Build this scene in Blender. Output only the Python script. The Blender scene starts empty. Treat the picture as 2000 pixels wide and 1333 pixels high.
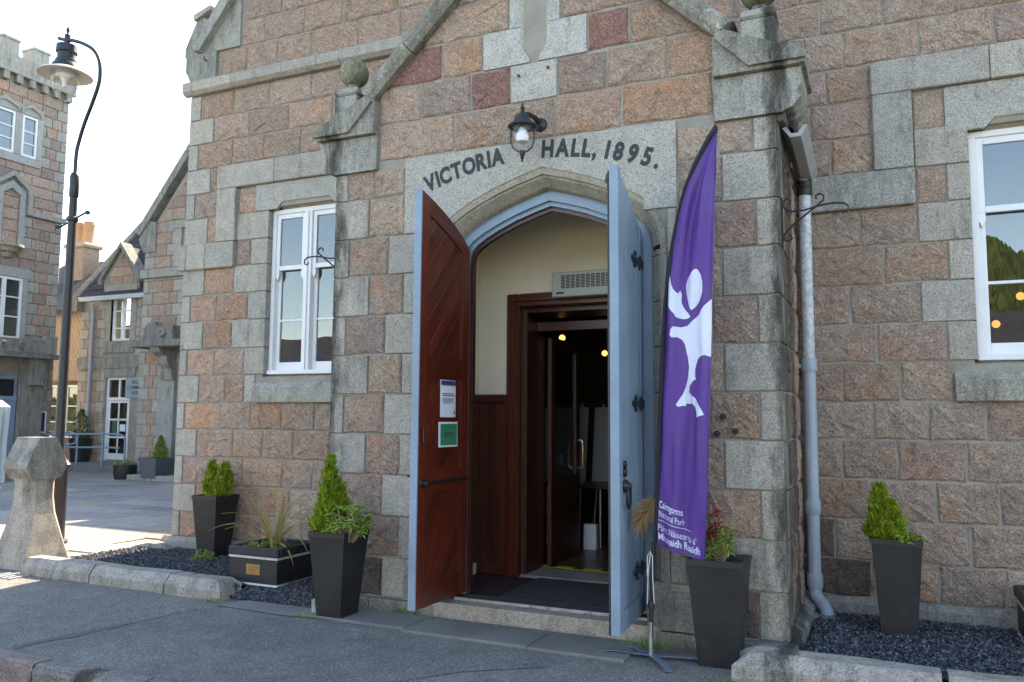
import bpy, bmesh, math, random
from mathutils import Vector, Matrix
from mathutils.geometry import tessellate_polygon
R = math.radians
S = bpy.context.scene
COL = S.collection
rng = random.Random(7)

# ------------------------------------------------------------------ camera
cam_d = bpy.data.cameras.new("camera"); cam = bpy.data.objects.new("camera", cam_d); COL.objects.link(cam)
cam_d.sensor_width = 36.0; cam_d.lens = 36.0*1590/2000; cam_d.clip_end = 3000; cam_d.clip_start = 0.05
def _cam():
    y, p, r = R(24.5), R(5.38), R(0.4)
    fw = Vector((-math.sin(y)*math.cos(p), math.cos(y)*math.cos(p), math.sin(p)))
    rt = Vector((math.cos(y), math.sin(y), 0)); up = rt.cross(fw)
    r2 = rt*math.cos(r)+up*math.sin(r); u2 = -rt*math.sin(r)+up*math.cos(r)
    M = Matrix((r2, u2, -fw)).transposed().to_4x4(); M.translation = (0, 0, 1.6)
    cam.matrix_world = M
_cam(); S.camera = cam

# ------------------------------------------------------------------ sky, sun, exposure
SUN_EL, SUN_AZ = 43.0, -3.0          # azimuth measured from +Y, negative towards -X
w = bpy.data.worlds.new("World"); S.world = w; w.use_nodes = True
nt = w.node_tree; bg = nt.nodes["Background"]
sky = nt.nodes.new("ShaderNodeTexSky"); sky.sky_type = 'NISHITA'; sky.sun_disc = False
sky.sun_elevation = R(SUN_EL); sky.sun_rotation = R(SUN_AZ)
sky.air_density = 1.0; sky.dust_density = 0.4; sky.ozone_density = 2.4
nt.links.new(sky.outputs[0], bg.inputs[0]); bg.inputs[1].default_value = 0.15
sd = bpy.data.lights.new("sun", 'SUN'); sun = bpy.data.objects.new("sun", sd); COL.objects.link(sun)
sd.energy = 3.6; sd.angle = R(0.53); sd.color = (1.0, 0.94, 0.86)
to_sun = Vector((math.sin(R(SUN_AZ))*math.cos(R(SUN_EL)), math.cos(R(SUN_AZ))*math.cos(R(SUN_EL)), math.sin(R(SUN_EL))))
sun.rotation_euler = to_sun.to_track_quat('Z', 'Y').to_euler(); sun.location = (-6, 12, 30)
S.view_settings.view_transform = 'Standard'; S.view_settings.look = 'None'
S.view_settings.exposure = 2.32; S.view_settings.gamma = 1.0
S.view_settings.use_curve_mapping = False
try:
    S.view_settings.use_white_balance = True
    S.view_settings.white_balance_temperature = 8100; S.view_settings.white_balance_tint = 11
except Exception: pass

# ------------------------------------------------------------------ helpers
ORG = {}
def worg(o): return ORG.get(o.name, Vector((0,0,0)))
def tag(o, label=None, cat=None, group=None, kind=None):
    if label: o["label"] = label
    if cat: o["category"] = cat
    if group: o["group"] = group
    if kind: o["kind"] = kind
    return o
def thing(name, loc, label, cat, group=None):
    o = bpy.data.objects.new(name, None); COL.objects.link(o); o.empty_display_size = 0.2
    o.location = loc; ORG[o.name] = Vector(loc); return tag(o, label, cat, group)
class MB:
    def __init__(s): s.v = []; s.f = []; s.m = []
    def vert(s, p): s.v.append(Vector(p)); return len(s.v)-1
    def face(s, idx, m=0): s.f.append(tuple(idx)); s.m.append(m)
    def quad(s, a, b, c, d, m=0):
        i = len(s.v); s.v += [Vector(a), Vector(b), Vector(c), Vector(d)]; s.face((i, i+1, i+2, i+3), m)
    def box(s, x0, x1, y0, y1, z0, z1, bev=0.0, m=0):
        if bev <= 0:
            i = len(s.v)
            s.v += [Vector(p) for p in ((x0,y0,z0),(x1,y0,z0),(x1,y1,z0),(x0,y1,z0),(x0,y0,z1),(x1,y0,z1),(x1,y1,z1),(x0,y1,z1))]
            for q in ((0,3,2,1),(4,5,6,7),(0,1,5,4),(1,2,6,5),(2,3,7,6),(3,0,4,7)): s.face([i+k for k in q], m)
        else:
            b = min(bev, (x1-x0)/2.2, (y1-y0)/2.2, (z1-z0)/2.2)
            bm = bmesh.new(); bmesh.ops.create_cube(bm, size=1)
            bmesh.ops.scale(bm, vec=(x1-x0, y1-y0, z1-z0), verts=bm.verts); bmesh.ops.translate(bm, vec=((x0+x1)/2, (y0+y1)/2, (z0+z1)/2), verts=bm.verts)
            bmesh.ops.bevel(bm, geom=bm.edges[:], offset=b, segments=1, affect='EDGES')
            s.add_bm(bm, m)
        return s
    def add_bm(s, bm, m=0, M=None):
        i = len(s.v); bm.verts.index_update()
        s.v += [(M @ v.co if M else v.co.copy()) for v in bm.verts]
        for f in bm.faces: s.face([i+v.index for v in f.verts], m)
        bm.free()
    def prism(s, pts, A, B, m=0, caps=True):
        """pts: list of 2D outline; A,B: functions (u,v)->Vector for front and back faces"""
        n = len(pts); i = len(s.v)
        s.v += [Vector(A(*p)) for p in pts] + [Vector(B(*p)) for p in pts]
        if caps:
            for t in tessellate_polygon([[Vector((p[0], p[1], 0)) for p in pts]]):
                s.face([i+k for k in t], m); s.face([i+n+k for k in reversed(t)], m)
        for k in range(n):
            j = (k+1) % n; s.face((i+k, i+n+k, i+n+j, i+j), m)
        return s
    def tube(s, path, r, n=8, m=0, cap=True, closed=False):
        path = [Vector(p) for p in path]; rs = r if isinstance(r, (list, tuple)) else [r]*len(path)
        i0 = len(s.v); prev = None; L = len(path)
        for k, p in enumerate(path):
            a = path[k-1] if (k > 0 or closed) else p; b = path[(k+1) % L] if (k < L-1 or closed) else p
            t = (b-a).normalized() if (b-a).length > 1e-9 else Vector((0,0,1))
            if prev is None:
                h = Vector((0,0,1)) if abs(t.z) < .9 else Vector((1,0,0)); x = t.cross(h).normalized()
            else:
                x = (prev - t*prev.dot(t)).normalized()
            prev = x; y = t.cross(x)
            for j in range(n):
                a_ = 2*math.pi*j/n; s.v.append(p + (x*math.cos(a_)+y*math.sin(a_))*rs[k])
        for k in range(L if closed else L-1):
            k2 = (k+1) % L
            for j in range(n):
                j2 = (j+1) % n; s.face((i0+k*n+j, i0+k*n+j2, i0+k2*n+j2, i0+k2*n+j), m)
        if cap and not closed:
            s.face([i0+j for j in reversed(range(n))], m); s.face([i0+(L-1)*n+j for j in range(n)], m)
        return s
    def lathe(s, prof, c, n=16, m=0, axis=None):
        """prof: list of (r,z); c: base centre"""
        c = Vector(c); i0 = len(s.v)
        X, Y, Z = axis if axis else (Vector((1,0,0)), Vector((0,1,0)), Vector((0,0,1)))
        for r, z in prof:
            for j in range(n):
                a = 2*math.pi*j/n; s.v.append(c + X*(r*math.cos(a)) + Y*(r*math.sin(a)) + Z*z)
        for k in range(len(prof)-1):
            for j in range(n):
                j2 = (j+1) % n; s.face((i0+k*n+j, i0+k*n+j2, i0+(k+1)*n+j2, i0+(k+1)*n+j), m)
        if prof[0][0] > 1e-4: s.face([i0+j for j in reversed(range(n))], m)
        if prof[-1][0] > 1e-4: s.face([i0+(len(prof)-1)*n+j for j in range(n)], m)
        return s
    def build(s, name, mat, parent=None, color=None, smooth=False, org=None, merge=False):
        vs = s.v
        if org is None:
            if vs:
                xs = [p.x for p in vs]; ys = [p.y for p in vs]; zs = [p.z for p in vs]
                org = Vector(((min(xs)+max(xs))/2, (min(ys)+max(ys))/2, min(zs)))
            else: org = Vector((0,0,0))
        org = Vector(org)
        me = bpy.data.meshes.new(name)
        me.from_pydata([tuple(p-org) for p in vs], [], s.f)
        mats = mat if isinstance(mat, (list, tuple)) else [mat]
        for mm in mats: me.materials.append(mm)
        if len(mats) > 1: me.polygons.foreach_set("material_index", s.m)
        bm = bmesh.new(); bm.from_mesh(me)
        if merge or smooth: bmesh.ops.remove_doubles(bm, verts=bm.verts, dist=1e-5)
        bmesh.ops.recalc_face_normals(bm, faces=bm.faces)
        bm.to_mesh(me); bm.free()
        if smooth:
            me.polygons.foreach_set("use_smooth", [True]*len(me.polygons))
            try: me.set_sharp_from_angle(angle=R(40))
            except Exception: pass
        me.update()
        o = bpy.data.objects.new(name, me); COL.objects.link(o)
        ORG[o.name] = org
        if parent is not None:
            o.parent = parent; o.location = org - worg(parent)
        else: o.location = org
        if color is not None: o.color = (*color[:3], color[3] if len(color) > 3 else 1.0)
        return o
    def raw(s, name, mat, parent=None, color=None, org=None):
        """no normal recalculation: for leaves and open sheets"""
        org = Vector(org) if org is not None else Vector((0,0,0))
        me = bpy.data.meshes.new(name); me.from_pydata([tuple(p-org) for p in s.v], [], s.f)
        mats = mat if isinstance(mat, (list, tuple)) else [mat]
        for mm in mats: me.materials.append(mm)
        if len(mats) > 1: me.polygons.foreach_set("material_index", s.m)
        o = bpy.data.objects.new(name, me); COL.objects.link(o); ORG[o.name] = org
        if parent is not None: o.parent = parent; o.location = org - worg(parent)
        else: o.location = org
        if color is not None: o.color = (*color[:3], 1.0)
        return o

# ------------------------------------------------------------------ materials
def newmat(name):
    m = bpy.data.materials.new(name); m.use_nodes = True
    return m, m.node_tree, m.node_tree.nodes, m.node_tree.links, m.node_tree.nodes["Principled BSDF"]
def N(nd, t, **kw):
    n = nd.new(t)
    for k, v in kw.items(): setattr(n, k, v)
    return n
def ramp(nd, stops):
    n = nd.new("ShaderNodeValToRGB"); e = n.color_ramp.elements
    while len(e) < len(stops): e.new(0.5)
    for k, (p, c) in enumerate(stops):
        e[k].position = p; e[k].color = (c, c, c, 1) if not isinstance(c, (tuple, list)) else (*c, 1)
    return n
def noise(nd, lk, vec, scale, detail=4, rough=0.6, dist=0):
    n = nd.new("ShaderNodeTexNoise"); n.inputs["Scale"].default_value = scale; n.inputs["Detail"].default_value = detail
    n.inputs["Roughness"].default_value = rough; n.inputs["Distortion"].default_value = dist
    lk.new(vec, n.inputs["Vector"]); return n
def mul(nd, lk, a, b, fac=1.0, mode='MULTIPLY'):
    n = nd.new("ShaderNodeMix"); n.data_type = 'RGBA'; n.blend_type = mode; n.clamp_result = False
    if isinstance(fac, (int, float)): n.inputs[0].default_value = fac
    else: lk.new(fac, n.inputs[0])
    for s_, i in ((a, 6), (b, 7)):
        if isinstance(s_, (tuple, list)): n.inputs[i].default_value = (*s_[:3], 1)
        else: lk.new(s_, n.inputs[i])
    return n.outputs[2]
def bump(nd, lk, b, h, strength, dist, prev=None):
    n = nd.new("ShaderNodeBump"); n.inputs["Strength"].default_value = strength; n.inputs["Distance"].default_value = dist
    lk.new(h, n.inputs["Height"])
    if prev is not None: lk.new(prev, n.inputs["Normal"])
    return n.outputs[0]

def stone_mat(name, rock=True, stain=0.0):
    m, t, nd, lk, b = newmat(name)
    geo = nd.new("ShaderNodeNewGeometry"); oi = nd.new("ShaderNodeObjectInfo")
    pos = geo.outputs["Position"]
    off = N(nd, "ShaderNodeVectorMath", operation='ADD'); lk.new(pos, off.inputs[0])
    sc = N(nd, "ShaderNodeVectorMath", operation='SCALE'); sc.inputs[0].default_value = (37, 11, 23); lk.new(oi.outputs["Random"], sc.inputs["Scale"]); lk.new(sc.outputs[0], off.inputs[1])
    p = off.outputs[0]
    col = oi.outputs["Color"]
    if not rock: col = mul(nd, lk, col, (1.04, 1.0, .93))
    n1 = noise(nd, lk, p, 7.0, 5, .65); r1 = ramp(nd, [(.25, (.84,.82,.82)), (.5, (1.0,1.0,1.0)), (.78, (1.18,1.15,1.10))]); lk.new(n1.outputs[0], r1.inputs[0])
    c = mul(nd, lk, col, r1.outputs[0])
    n2 = noise(nd, lk, p, 75.0 if rock else 95.0, 3, .75); r2 = ramp(nd, [(.3, .62 if rock else .70), (.5, 1.0), (.7, 1.45 if rock else 1.28)]); lk.new(n2.outputs[0], r2.inputs[0])
    c = mul(nd, lk, c, r2.outputs[0])
    # dark mica and pale feldspar flecks
    v = N(nd, "ShaderNodeTexVoronoi"); v.inputs["Scale"].default_value = 130; lk.new(p, v.inputs["Vector"])
    sep = nd.new("ShaderNodeSeparateColor"); lk.new(v.outputs["Color"], sep.inputs[0])
    rd = ramp(nd, [(.0, .45), (.16, .5), (.2, 1.0), (.84, 1.0), (.9, 1.35)]); lk.new(sep.outputs[0], rd.inputs[0])
    c = mul(nd, lk, c, rd.outputs[0], .75)
    if rock:   # rusty iron tint in places
        n3 = noise(nd, lk, p, 2.6, 4, .6); r3 = ramp(nd, [(.5, 0.0), (.72, .75)]); lk.new(n3.outputs[0], r3.inputs[0])
        c = mul(nd, lk, c, (1.12, .86, .66), r3.outputs[0])
    # dirt: amount stored in the object colour's alpha (1 = clean)
    mp = N(nd, "ShaderNodeMapping"); mp.inputs["Scale"].default_value = (7, 7, 1.6); lk.new(pos, mp.inputs[0])
    n4 = noise(nd, lk, mp.outputs[0], 1.0, 6, .7); 
    inv = N(nd, "ShaderNodeMath", operation='SUBTRACT'); inv.inputs[0].default_value = 1.0; lk.new(oi.outputs["Alpha"], inv.inputs[1])
    ad = N(nd, "ShaderNodeMath", operation='MULTIPLY_ADD'); lk.new(inv.outputs[0], ad.inputs[0]); ad.inputs[1].default_value = .30; lk.new(n4.outputs[0], ad.inputs[2])
    r4 = ramp(nd, [(.60, 0.0), (.86, .75)]); lk.new(ad.outputs[0], r4.inputs[0])
    c = mul(nd, lk, c, (.30, .29, .27), r4.outputs[0])
    n5 = noise(nd, lk, pos, 26, 4, .7); ad2 = N(nd, "ShaderNodeMath", operation='MULTIPLY_ADD'); lk.new(inv.outputs[0], ad2.inputs[0]); ad2.inputs[1].default_value = .17; lk.new(n5.outputs[0], ad2.inputs[2])
    r5 = ramp(nd, [(.72, 0.0), (.79, .55)]); lk.new(ad2.outputs[0], r5.inputs[0])
    c = mul(nd, lk, c, (.62, .62, .56), r5.outputs[0], 'MIX')
    lk.new(c, b.inputs["Base Color"])
    # old dark algae down the weather corners of the porch
    sx = N(nd, "ShaderNodeSeparateXYZ"); lk.new(pos, sx.inputs[0]); tot = None
    for ex in (-.66, -4.86):
        d1 = N(nd, "ShaderNodeMath", operation='SUBTRACT'); lk.new(sx.outputs[0], d1.inputs[0]); d1.inputs[1].default_value = ex
        d2 = N(nd, "ShaderNodeMath", operation='ABSOLUTE'); lk.new(d1.outputs[0], d2.inputs[0])
        mr = N(nd, "ShaderNodeMapRange"); mr.inputs[1].default_value = .02; mr.inputs[2].default_value = .20; mr.inputs[3].default_value = .34; mr.inputs[4].default_value = 0.0; lk.new(d2.outputs[0], mr.inputs[0])
        if tot is None: tot = mr.outputs[0]
        else:
            aa = N(nd, "ShaderNodeMath", operation='ADD'); lk.new(tot, aa.inputs[0]); lk.new(mr.outputs[0], aa.inputs[1]); tot = aa.outputs[0]
    yy = N(nd, "ShaderNodeMath", operation='LESS_THAN'); lk.new(sx.outputs[1], yy.inputs[0]); yy.inputs[1].default_value = 7.3
    t1 = N(nd, "ShaderNodeMath", operation='MULTIPLY'); lk.new(tot, t1.inputs[0]); lk.new(yy.outputs[0], t1.inputs[1])
    t2 = N(nd, "ShaderNodeMath", operation='ADD'); lk.new(t1.outputs[0], t2.inputs[0]); lk.new(n4.outputs[0], t2.inputs[1])
    r6 = ramp(nd, [(.62, 0.0), (.86, .9)]); lk.new(t2.outputs[0], r6.inputs[0])
    c = mul(nd, lk, c, (.20, .195, .185), r6.outputs[0])
    lk.new(c, b.inputs["Base Color"])
    b.inputs["Roughness"].default_value = .82; b.inputs["Specular IOR Level"].default_value = .35
    nb = noise(nd, lk, p, 13.0 if rock else 30.0, 7, .68, .4 if rock else 0)
    if rock:     # some blocks carry slanting pick marks instead of pitted faces
        mr0 = N(nd, "ShaderNodeMapping"); mr0.inputs["Rotation"].default_value = (0, R(-40), 0); lk.new(p, mr0.inputs[0]); mq = N(nd, "ShaderNodeMapping"); mq.inputs["Scale"].default_value = (11, 14, 26); lk.new(mr0.outputs[0], mq.inputs[0])
        nq = noise(nd, lk, mq.outputs[0], 1.0, 6, .66, .7)
        gt = ramp(nd, [(.35, 0.0), (.65, 1.0)]); lk.new(oi.outputs["Random"], gt.inputs[0])
        mxn = N(nd, "ShaderNodeMix"); lk.new(gt.outputs[0], mxn.inputs[0]); lk.new(nb.outputs[0], mxn.inputs[2]); lk.new(nq.outputs[0], mxn.inputs[3])
        class _O: pass
        nb = _O(); nb.outputs = [mxn.outputs[0]]
        crv = ramp(nd, [(.38, .74), (.56, 1.06)]); lk.new(mxn.outputs[0], crv.inputs[0]); c = mul(nd, lk, c, crv.outputs[0], .55); lk.new(c, b.inputs["Base Color"])
    o1 = bump(nd, lk, b, nb.outputs[0], .98 if rock else .30, .075 if rock else .01)
    nb2 = noise(nd, lk, p, 85.0, 3, .7)
    o2 = bump(nd, lk, b, nb2.outputs[0], .7 if rock else .45, .013 if rock else .006, o1)
    lk.new(o2, b.inputs["Normal"])
    return m
ROCK = stone_mat("rock_faced_granite", True)
DRESS = stone_mat("dressed_granite", False)

def plain(name, col, rough=.6, nscale=8, namt=.18, metal=0, bumps=None, spec=.5, fine=None, coat=0, chips=None):
    m, t, nd, lk, b = newmat(name)
    geo = nd.new("ShaderNodeNewGeometry"); p = geo.outputs["Position"]
    n1 = noise(nd, lk, p, nscale, 5, .6); r1 = ramp(nd, [(.25, 1-namt), (.75, 1+namt)]); lk.new(n1.outputs[0], r1.inputs[0])
    c = mul(nd, lk, col, r1.outputs[0])
    if fine:
        n2 = noise(nd, lk, p, fine[0], 3, .7); r2 = ramp(nd, [(.3, 1-fine[1]), (.7, 1+fine[1])]); lk.new(n2.outputs[0], r2.inputs[0])
        c = mul(nd, lk, c, r2.outputs[0])
    if chips:
        for sc_, th, cc in chips:
            n3 = noise(nd, lk, p, sc_, 5, .72); r3 = ramp(nd, [(th, 0.0), (th+.03, .85)]); lk.new(n3.outputs[0], r3.inputs[0]); c = mul(nd, lk, c, cc, r3.outputs[0], 'MIX')
    lk.new(c, b.inputs["Base Color"]); b.inputs["Roughness"].default_value = rough; b.inputs["Metallic"].default_value = metal
    b.inputs["Specular IOR Level"].default_value = spec; b.inputs["Coat Weight"].default_value = coat
    rr = ramp(nd, [(.3, max(0, rough-.1)), (.7, min(1, rough+.1))]); lk.new(n1.outputs[0], rr.inputs[0]); lk.new(rr.outputs[0], b.inputs["Roughness"])
    if bumps:
        pr = None
        for sc_, st, di in bumps:
            nn = noise(nd, lk, p, sc_, 4, .65); pr = bump(nd, lk, b, nn.outputs[0], st, di, pr)
        lk.new(pr, b.inputs["Normal"])
    return m
MORTAR = plain("lime_mortar", (.300,.272,.228), .95, 3, .25, bumps=[(45,.5,.01),(150,.4,.004)], spec=.2, fine=(90,.2))
WHITE = plain("white_window_paint", (.74,.74,.73), .45, 5, .06, bumps=[(40,.08,.003)])
BLUE = plain("blue_door_paint", (.205,.285,.365), .45, 2.2, .20, bumps=[(30,.14,.004),(160,.15,.002)], fine=(55,.10), chips=[(24,.735,(.30,.36,.40)),(40,.765,(.16,.10,.07))])
BLACK = plain("black_iron", (.016,.016,.018), .45, 9, .3, bumps=[(70,.25,.003)])
POTBLK = plain("black_planter_resin", (.015,.0152,.0165), .52, 2.2, .45, bumps=[(120,.15,.002),(9,.12,.006)], fine=(30,.22), chips=[(7,.66,(.030,.030,.030)),(42,.80,(.30,.30,.29))])
CREAM = plain("cream_plaster", (.80,.73,.57), .85, 2, .05, bumps=[(60,.1,.002)])
GREYPIPE = plain("grey_pipe_paint", (.30,.35,.40), .45, 6, .10, fine=(60,.08))
LEAD = plain("lead_grey", (.33,.33,.33), .5, 6, .15)
STEEL = plain("brushed_steel", (.55,.56,.58), .32, 10, .1, metal=.9)
BRASS = plain("brass", (.70,.55,.28), .3, 10, .1, metal=.9)
PAPER = plain("white_paper", (.74,.75,.80), .8, 4, .03)
INK = plain("dark_ink", (.06,.06,.07), .8, 4, .03)
INKBLK = plain("black_letter_paint", (.018,.020,.022), .6, 20, .25)
PURPLE_P = plain("purple_print", (.075,.035,.14), .8, 4, .03)
GREEN_P = plain("green_print", (.02,.22,.09), .7, 4, .04)
HEATER = plain("heater_cream_metal", (.40,.40,.33), .45, 4, .05)
DARK = plain("dark_void", (.012,.012,.012), .9, 4, .1)
SOIL = plain("potting_soil", (.03,.022,.016), .95, 12, .4, bumps=[(40,1,.02)])
SLATE = plain("slate", (.050,.050,.060), .75, 3, .30, bumps=[(25,.4,.01)], fine=(14,.2), spec=.15)
POTCLAY = plain("buff_chimney_clay", (.52,.30,.17), .8, 5, .15, bumps=[(50,.2,.004)])
TIMBER = plain("weathered_timber", (.36,.25,.16), .75, 6, .25, bumps=[(60,.3,.004)], fine=(35,.2))
MAT_RED = plain("maroon_carpet", (.045,.012,.018), .95, 6, .2, bumps=[(250,.4,.003)])
MAT_GREY = plain("grey_doormat", (.055,.052,.052), .95, 6, .2, bumps=[(250,.5,.004)])
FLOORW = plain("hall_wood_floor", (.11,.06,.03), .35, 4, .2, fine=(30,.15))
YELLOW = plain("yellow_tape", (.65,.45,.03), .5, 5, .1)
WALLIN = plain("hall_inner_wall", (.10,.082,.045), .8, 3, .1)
BRASSPL = plain("bronze_plaque", (.42,.25,.10), .4, 12, .2, metal=.6)
ROPE = plain("white_cord", (.70,.70,.66), .8, 30, .1)
RUST = plain("rusty_iron", (.13,.055,.028), .85, 18, .5, bumps=[(90,.5,.004)])
MARBLEDARK = plain("wet_dark_stone", (.06,.058,.055), .7, 10, .3, bumps=[(60,.3,.004)])

def wood_mat(name, c1, c2, rough=.38, coat=.25):
    m, t, nd, lk, b = newmat(name)
    geo = nd.new("ShaderNodeNewGeometry"); oi = nd.new("ShaderNodeObjectInfo")
    mp = N(nd, "ShaderNodeMapping"); mp.inputs["Scale"].default_value = (9, 9, .9); lk.new(geo.outputs["Position"], mp.inputs[0])
    sc = N(nd, "ShaderNodeVectorMath", operation='SCALE'); sc.inputs[0].default_value = (3, 5, 7); lk.new(oi.outputs["Random"], sc.inputs["Scale"]); lk.new(sc.outputs[0], mp.inputs["Location"])
    n1 = noise(nd, lk, mp.outputs[0], 3.0, 6, .65, .6)
    r1 = ramp(nd, [(.3, c1), (.7, c2)]); lk.new(n1.outputs[0], r1.inputs[0])
    rr = ramp(nd, [(0, .75), (1, 1.25)]); lk.new(oi.outputs["Random"], rr.inputs[0])
    c = mul(nd, lk, r1.outputs[0], rr.outputs[0])
    # scuffs: pale worn nicks, sparse
    n2 = noise(nd, lk, geo.outputs["Position"], 48, 5, .75); r2 = ramp(nd, [(.70, 0.0), (.74, .55)]); lk.new(n2.outputs[0], r2.inputs[0])
    c = mul(nd, lk, c, (.30, .17, .11), r2.outputs[0], 'MIX')
    lk.new(c, b.inputs["Base Color"]); b.inputs["Roughness"].default_value = rough; b.inputs["Coat Weight"].default_value = coat; b.inputs["Coat Roughness"].default_value = .25
    nn = noise(nd, lk, mp.outputs[0], 12, 4, .6); lk.new(bump(nd, lk, b, nn.outputs[0], .15, .004), b.inputs["Normal"])
    return m
WOOD = wood_mat("red_brown_varnished_wood", (.068,.010,.005), (.150,.024,.009))
WOODD = wood_mat("dark_varnished_wood", (.05,.012,.007), (.10,.024,.012))

def glass_mat(name, f0=.1, tint=(1,1,1), rough=0.0, warp=.05):
    m, t, nd, lk, b = newmat(name); nd.remove(b)
    out = nd["Material Output"]; tr = nd.new("ShaderNodeBsdfTransparent"); gl = nd.new("ShaderNodeBsdfGlossy"); mx = nd.new("ShaderNodeMixShader")
    tr.inputs[0].default_value = (*tint, 1); gl.inputs["Roughness"].default_value = rough
    lw = nd.new("ShaderNodeLayerWeight"); lw.inputs[0].default_value = .5
    pw = N(nd, "ShaderNodeMath", operation='POWER'); lk.new(lw.outputs["Facing"], pw.inputs[0]); pw.inputs[1].default_value = 5.0
    ma = N(nd, "ShaderNodeMath", operation='MULTIPLY_ADD'); lk.new(pw.outputs[0], ma.inputs[0]); ma.inputs[1].default_value = 1-f0; ma.inputs[2].default_value = f0
    geo = nd.new("ShaderNodeNewGeometry"); nn = noise(nd, lk, geo.outputs["Position"], 1.3, 2, .5); bp = bump(nd, lk, None, nn.outputs[0], warp, .02)
    lk.new(bp, gl.inputs["Normal"])
    lk.new(ma.outputs[0], mx.inputs[0]); lk.new(tr.outputs[0], mx.inputs[1]); lk.new(gl.outputs[0], mx.inputs[2]); lk.new(mx.outputs[0], out.inputs[0])
    return m
GLASS = glass_mat("window_glass", .125, (.72,.75,.74), 0.0, .09)
LAMPGLASS = glass_mat("lantern_glass", .05, (.97,.97,.97), .03)
def emit_mat(name, col, s):
    m, t, nd, lk, b = newmat(name); b.inputs["Base Color"].default_value = (*col, 1); b.inputs["Emission Color"].default_value = (*col, 1); b.inputs["Emission Strength"].default_value = s
    return m
GLOBE = emit_mat("lit_globe", (1.0, .50, .14), .55)
MILK = plain("milky_bulb", (.75,.76,.78), .3, 4, .02)

def leaf_mat(name, cols, rough=.5, trans=.25):
    m, t, nd, lk, b = newmat(name); geo = nd.new("ShaderNodeNewGeometry")
    r = ramp(nd, [(i/(len(cols)-1), c) for i, c in enumerate(cols)]); lk.new(geo.outputs["Random Per Island"], r.inputs[0])
    lk.new(r.outputs[0], b.inputs["Base Color"]); b.inputs["Roughness"].default_value = rough; b.inputs["Specular IOR Level"].default_value = .3
    tl = nd.new("ShaderNodeBsdfTranslucent"); lk.new(r.outputs[0], tl.inputs[0]); mx = nd.new("ShaderNodeMixShader"); mx.inputs[0].default_value = trans
    lk.new(b.outputs[0], mx.inputs[1]); lk.new(tl.outputs[0], mx.inputs[2]); lk.new(mx.outputs[0], nd["Material Output"].inputs[0])
    return m
LIME = leaf_mat("lime_conifer_foliage", [(.08,.08,.014), (.11,.17,.014), (.21,.30,.02), (.32,.42,.03), (.44,.51,.05)])
LEAFG = leaf_mat("green_shrub_leaf", [(.09,.17,.02), (.20,.31,.045), (.34,.43,.08)])
LEAFR = leaf_mat("red_new_leaf", [(.22,.02,.02), (.36,.04,.04), (.16,.015,.02)])
FORESTM = leaf_mat("hill_forest_foliage", [(.022,.036,.010), (.042,.062,.016), (.075,.085,.025)], .8, 0.0)
LEAFD = leaf_mat("dark_green_foliage", [(.025,.05,.012), (.05,.09,.02), (.09,.14,.03)])
STRAP = leaf_mat("striped_strap_leaf", [(.20,.21,.06), (.34,.31,.12), (.42,.34,.14), (.22,.12,.06)])
STRAW = leaf_mat("dried_plume", [(.36,.21,.08), (.50,.32,.14), (.58,.40,.20)])
BLOSSOM = leaf_mat("pale_blossom", [(.60,.50,.45), (.70,.62,.55)])

def asphalt_mat(name, base, scale=1.0):
    m, t, nd, lk, b = newmat(name); geo = nd.new("ShaderNodeNewGeometry"); p = geo.outputs["Position"]
    n1 = noise(nd, lk, p, .8, 6, .68); r1 = ramp(nd, [(.3, .72), (.7, 1.25)]); lk.new(n1.outputs[0], r1.inputs[0])
    c = mul(nd, lk, base, r1.outputs[0])
    v = N(nd, "ShaderNodeTexVoronoi"); v.inputs["Scale"].default_value = 165; lk.new(p, v.inputs["Vector"])
    sp = nd.new("ShaderNodeSeparateColor"); lk.new(v.outputs["Color"], sp.inputs[0]); r2 = ramp(nd, [(0, .6), (.5, .97), (.86, 1.25), (.96, 2.4)]); lk.new(sp.outputs[0], r2.inputs[0])
    c = mul(nd, lk, c, r2.outputs[0])
    n3 = noise(nd, lk, p, 6, 5, .7); r3 = ramp(nd, [(.35, .85), (.7, 1.1)]); lk.new(n3.outputs[0], r3.inputs[0]); c = mul(nd, lk, c, r3.outputs[0])
    lk.new(c, b.inputs["Base Color"]); b.inputs["Roughness"].default_value = .85; b.inputs["Specular IOR Level"].default_value = .35
    b1 = bump(nd, lk, b, v.outputs["Distance"], .8, .008); n4 = noise(nd, lk, p, 5, 4, .6); lk.new(bump(nd, lk, b, n4.outputs[0], .25, .03, b1), b.inputs["Normal"])
    return m
ASPHALT = asphalt_mat("pavement_asphalt", (.190,.178,.160))
ASPHALT2 = asphalt_mat("patched_asphalt", (.172,.162,.147))
ROADM = asphalt_mat("road_asphalt", (.11,.11,.11))
CONC = plain("worn_concrete_slab", (.17,.165,.150), .9, 1.5, .25, bumps=[(60,.4,.005)], fine=(80,.18))
GRASSM = plain("rough_grass", (.06,.10,.025), .9, .2, .3)
PEBBLE = leaf_mat("slate_chippings", [(.022,.024,.030), (.045,.048,.058), (.08,.084,.096), (.17,.17,.18)], .6, 0.0)
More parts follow.
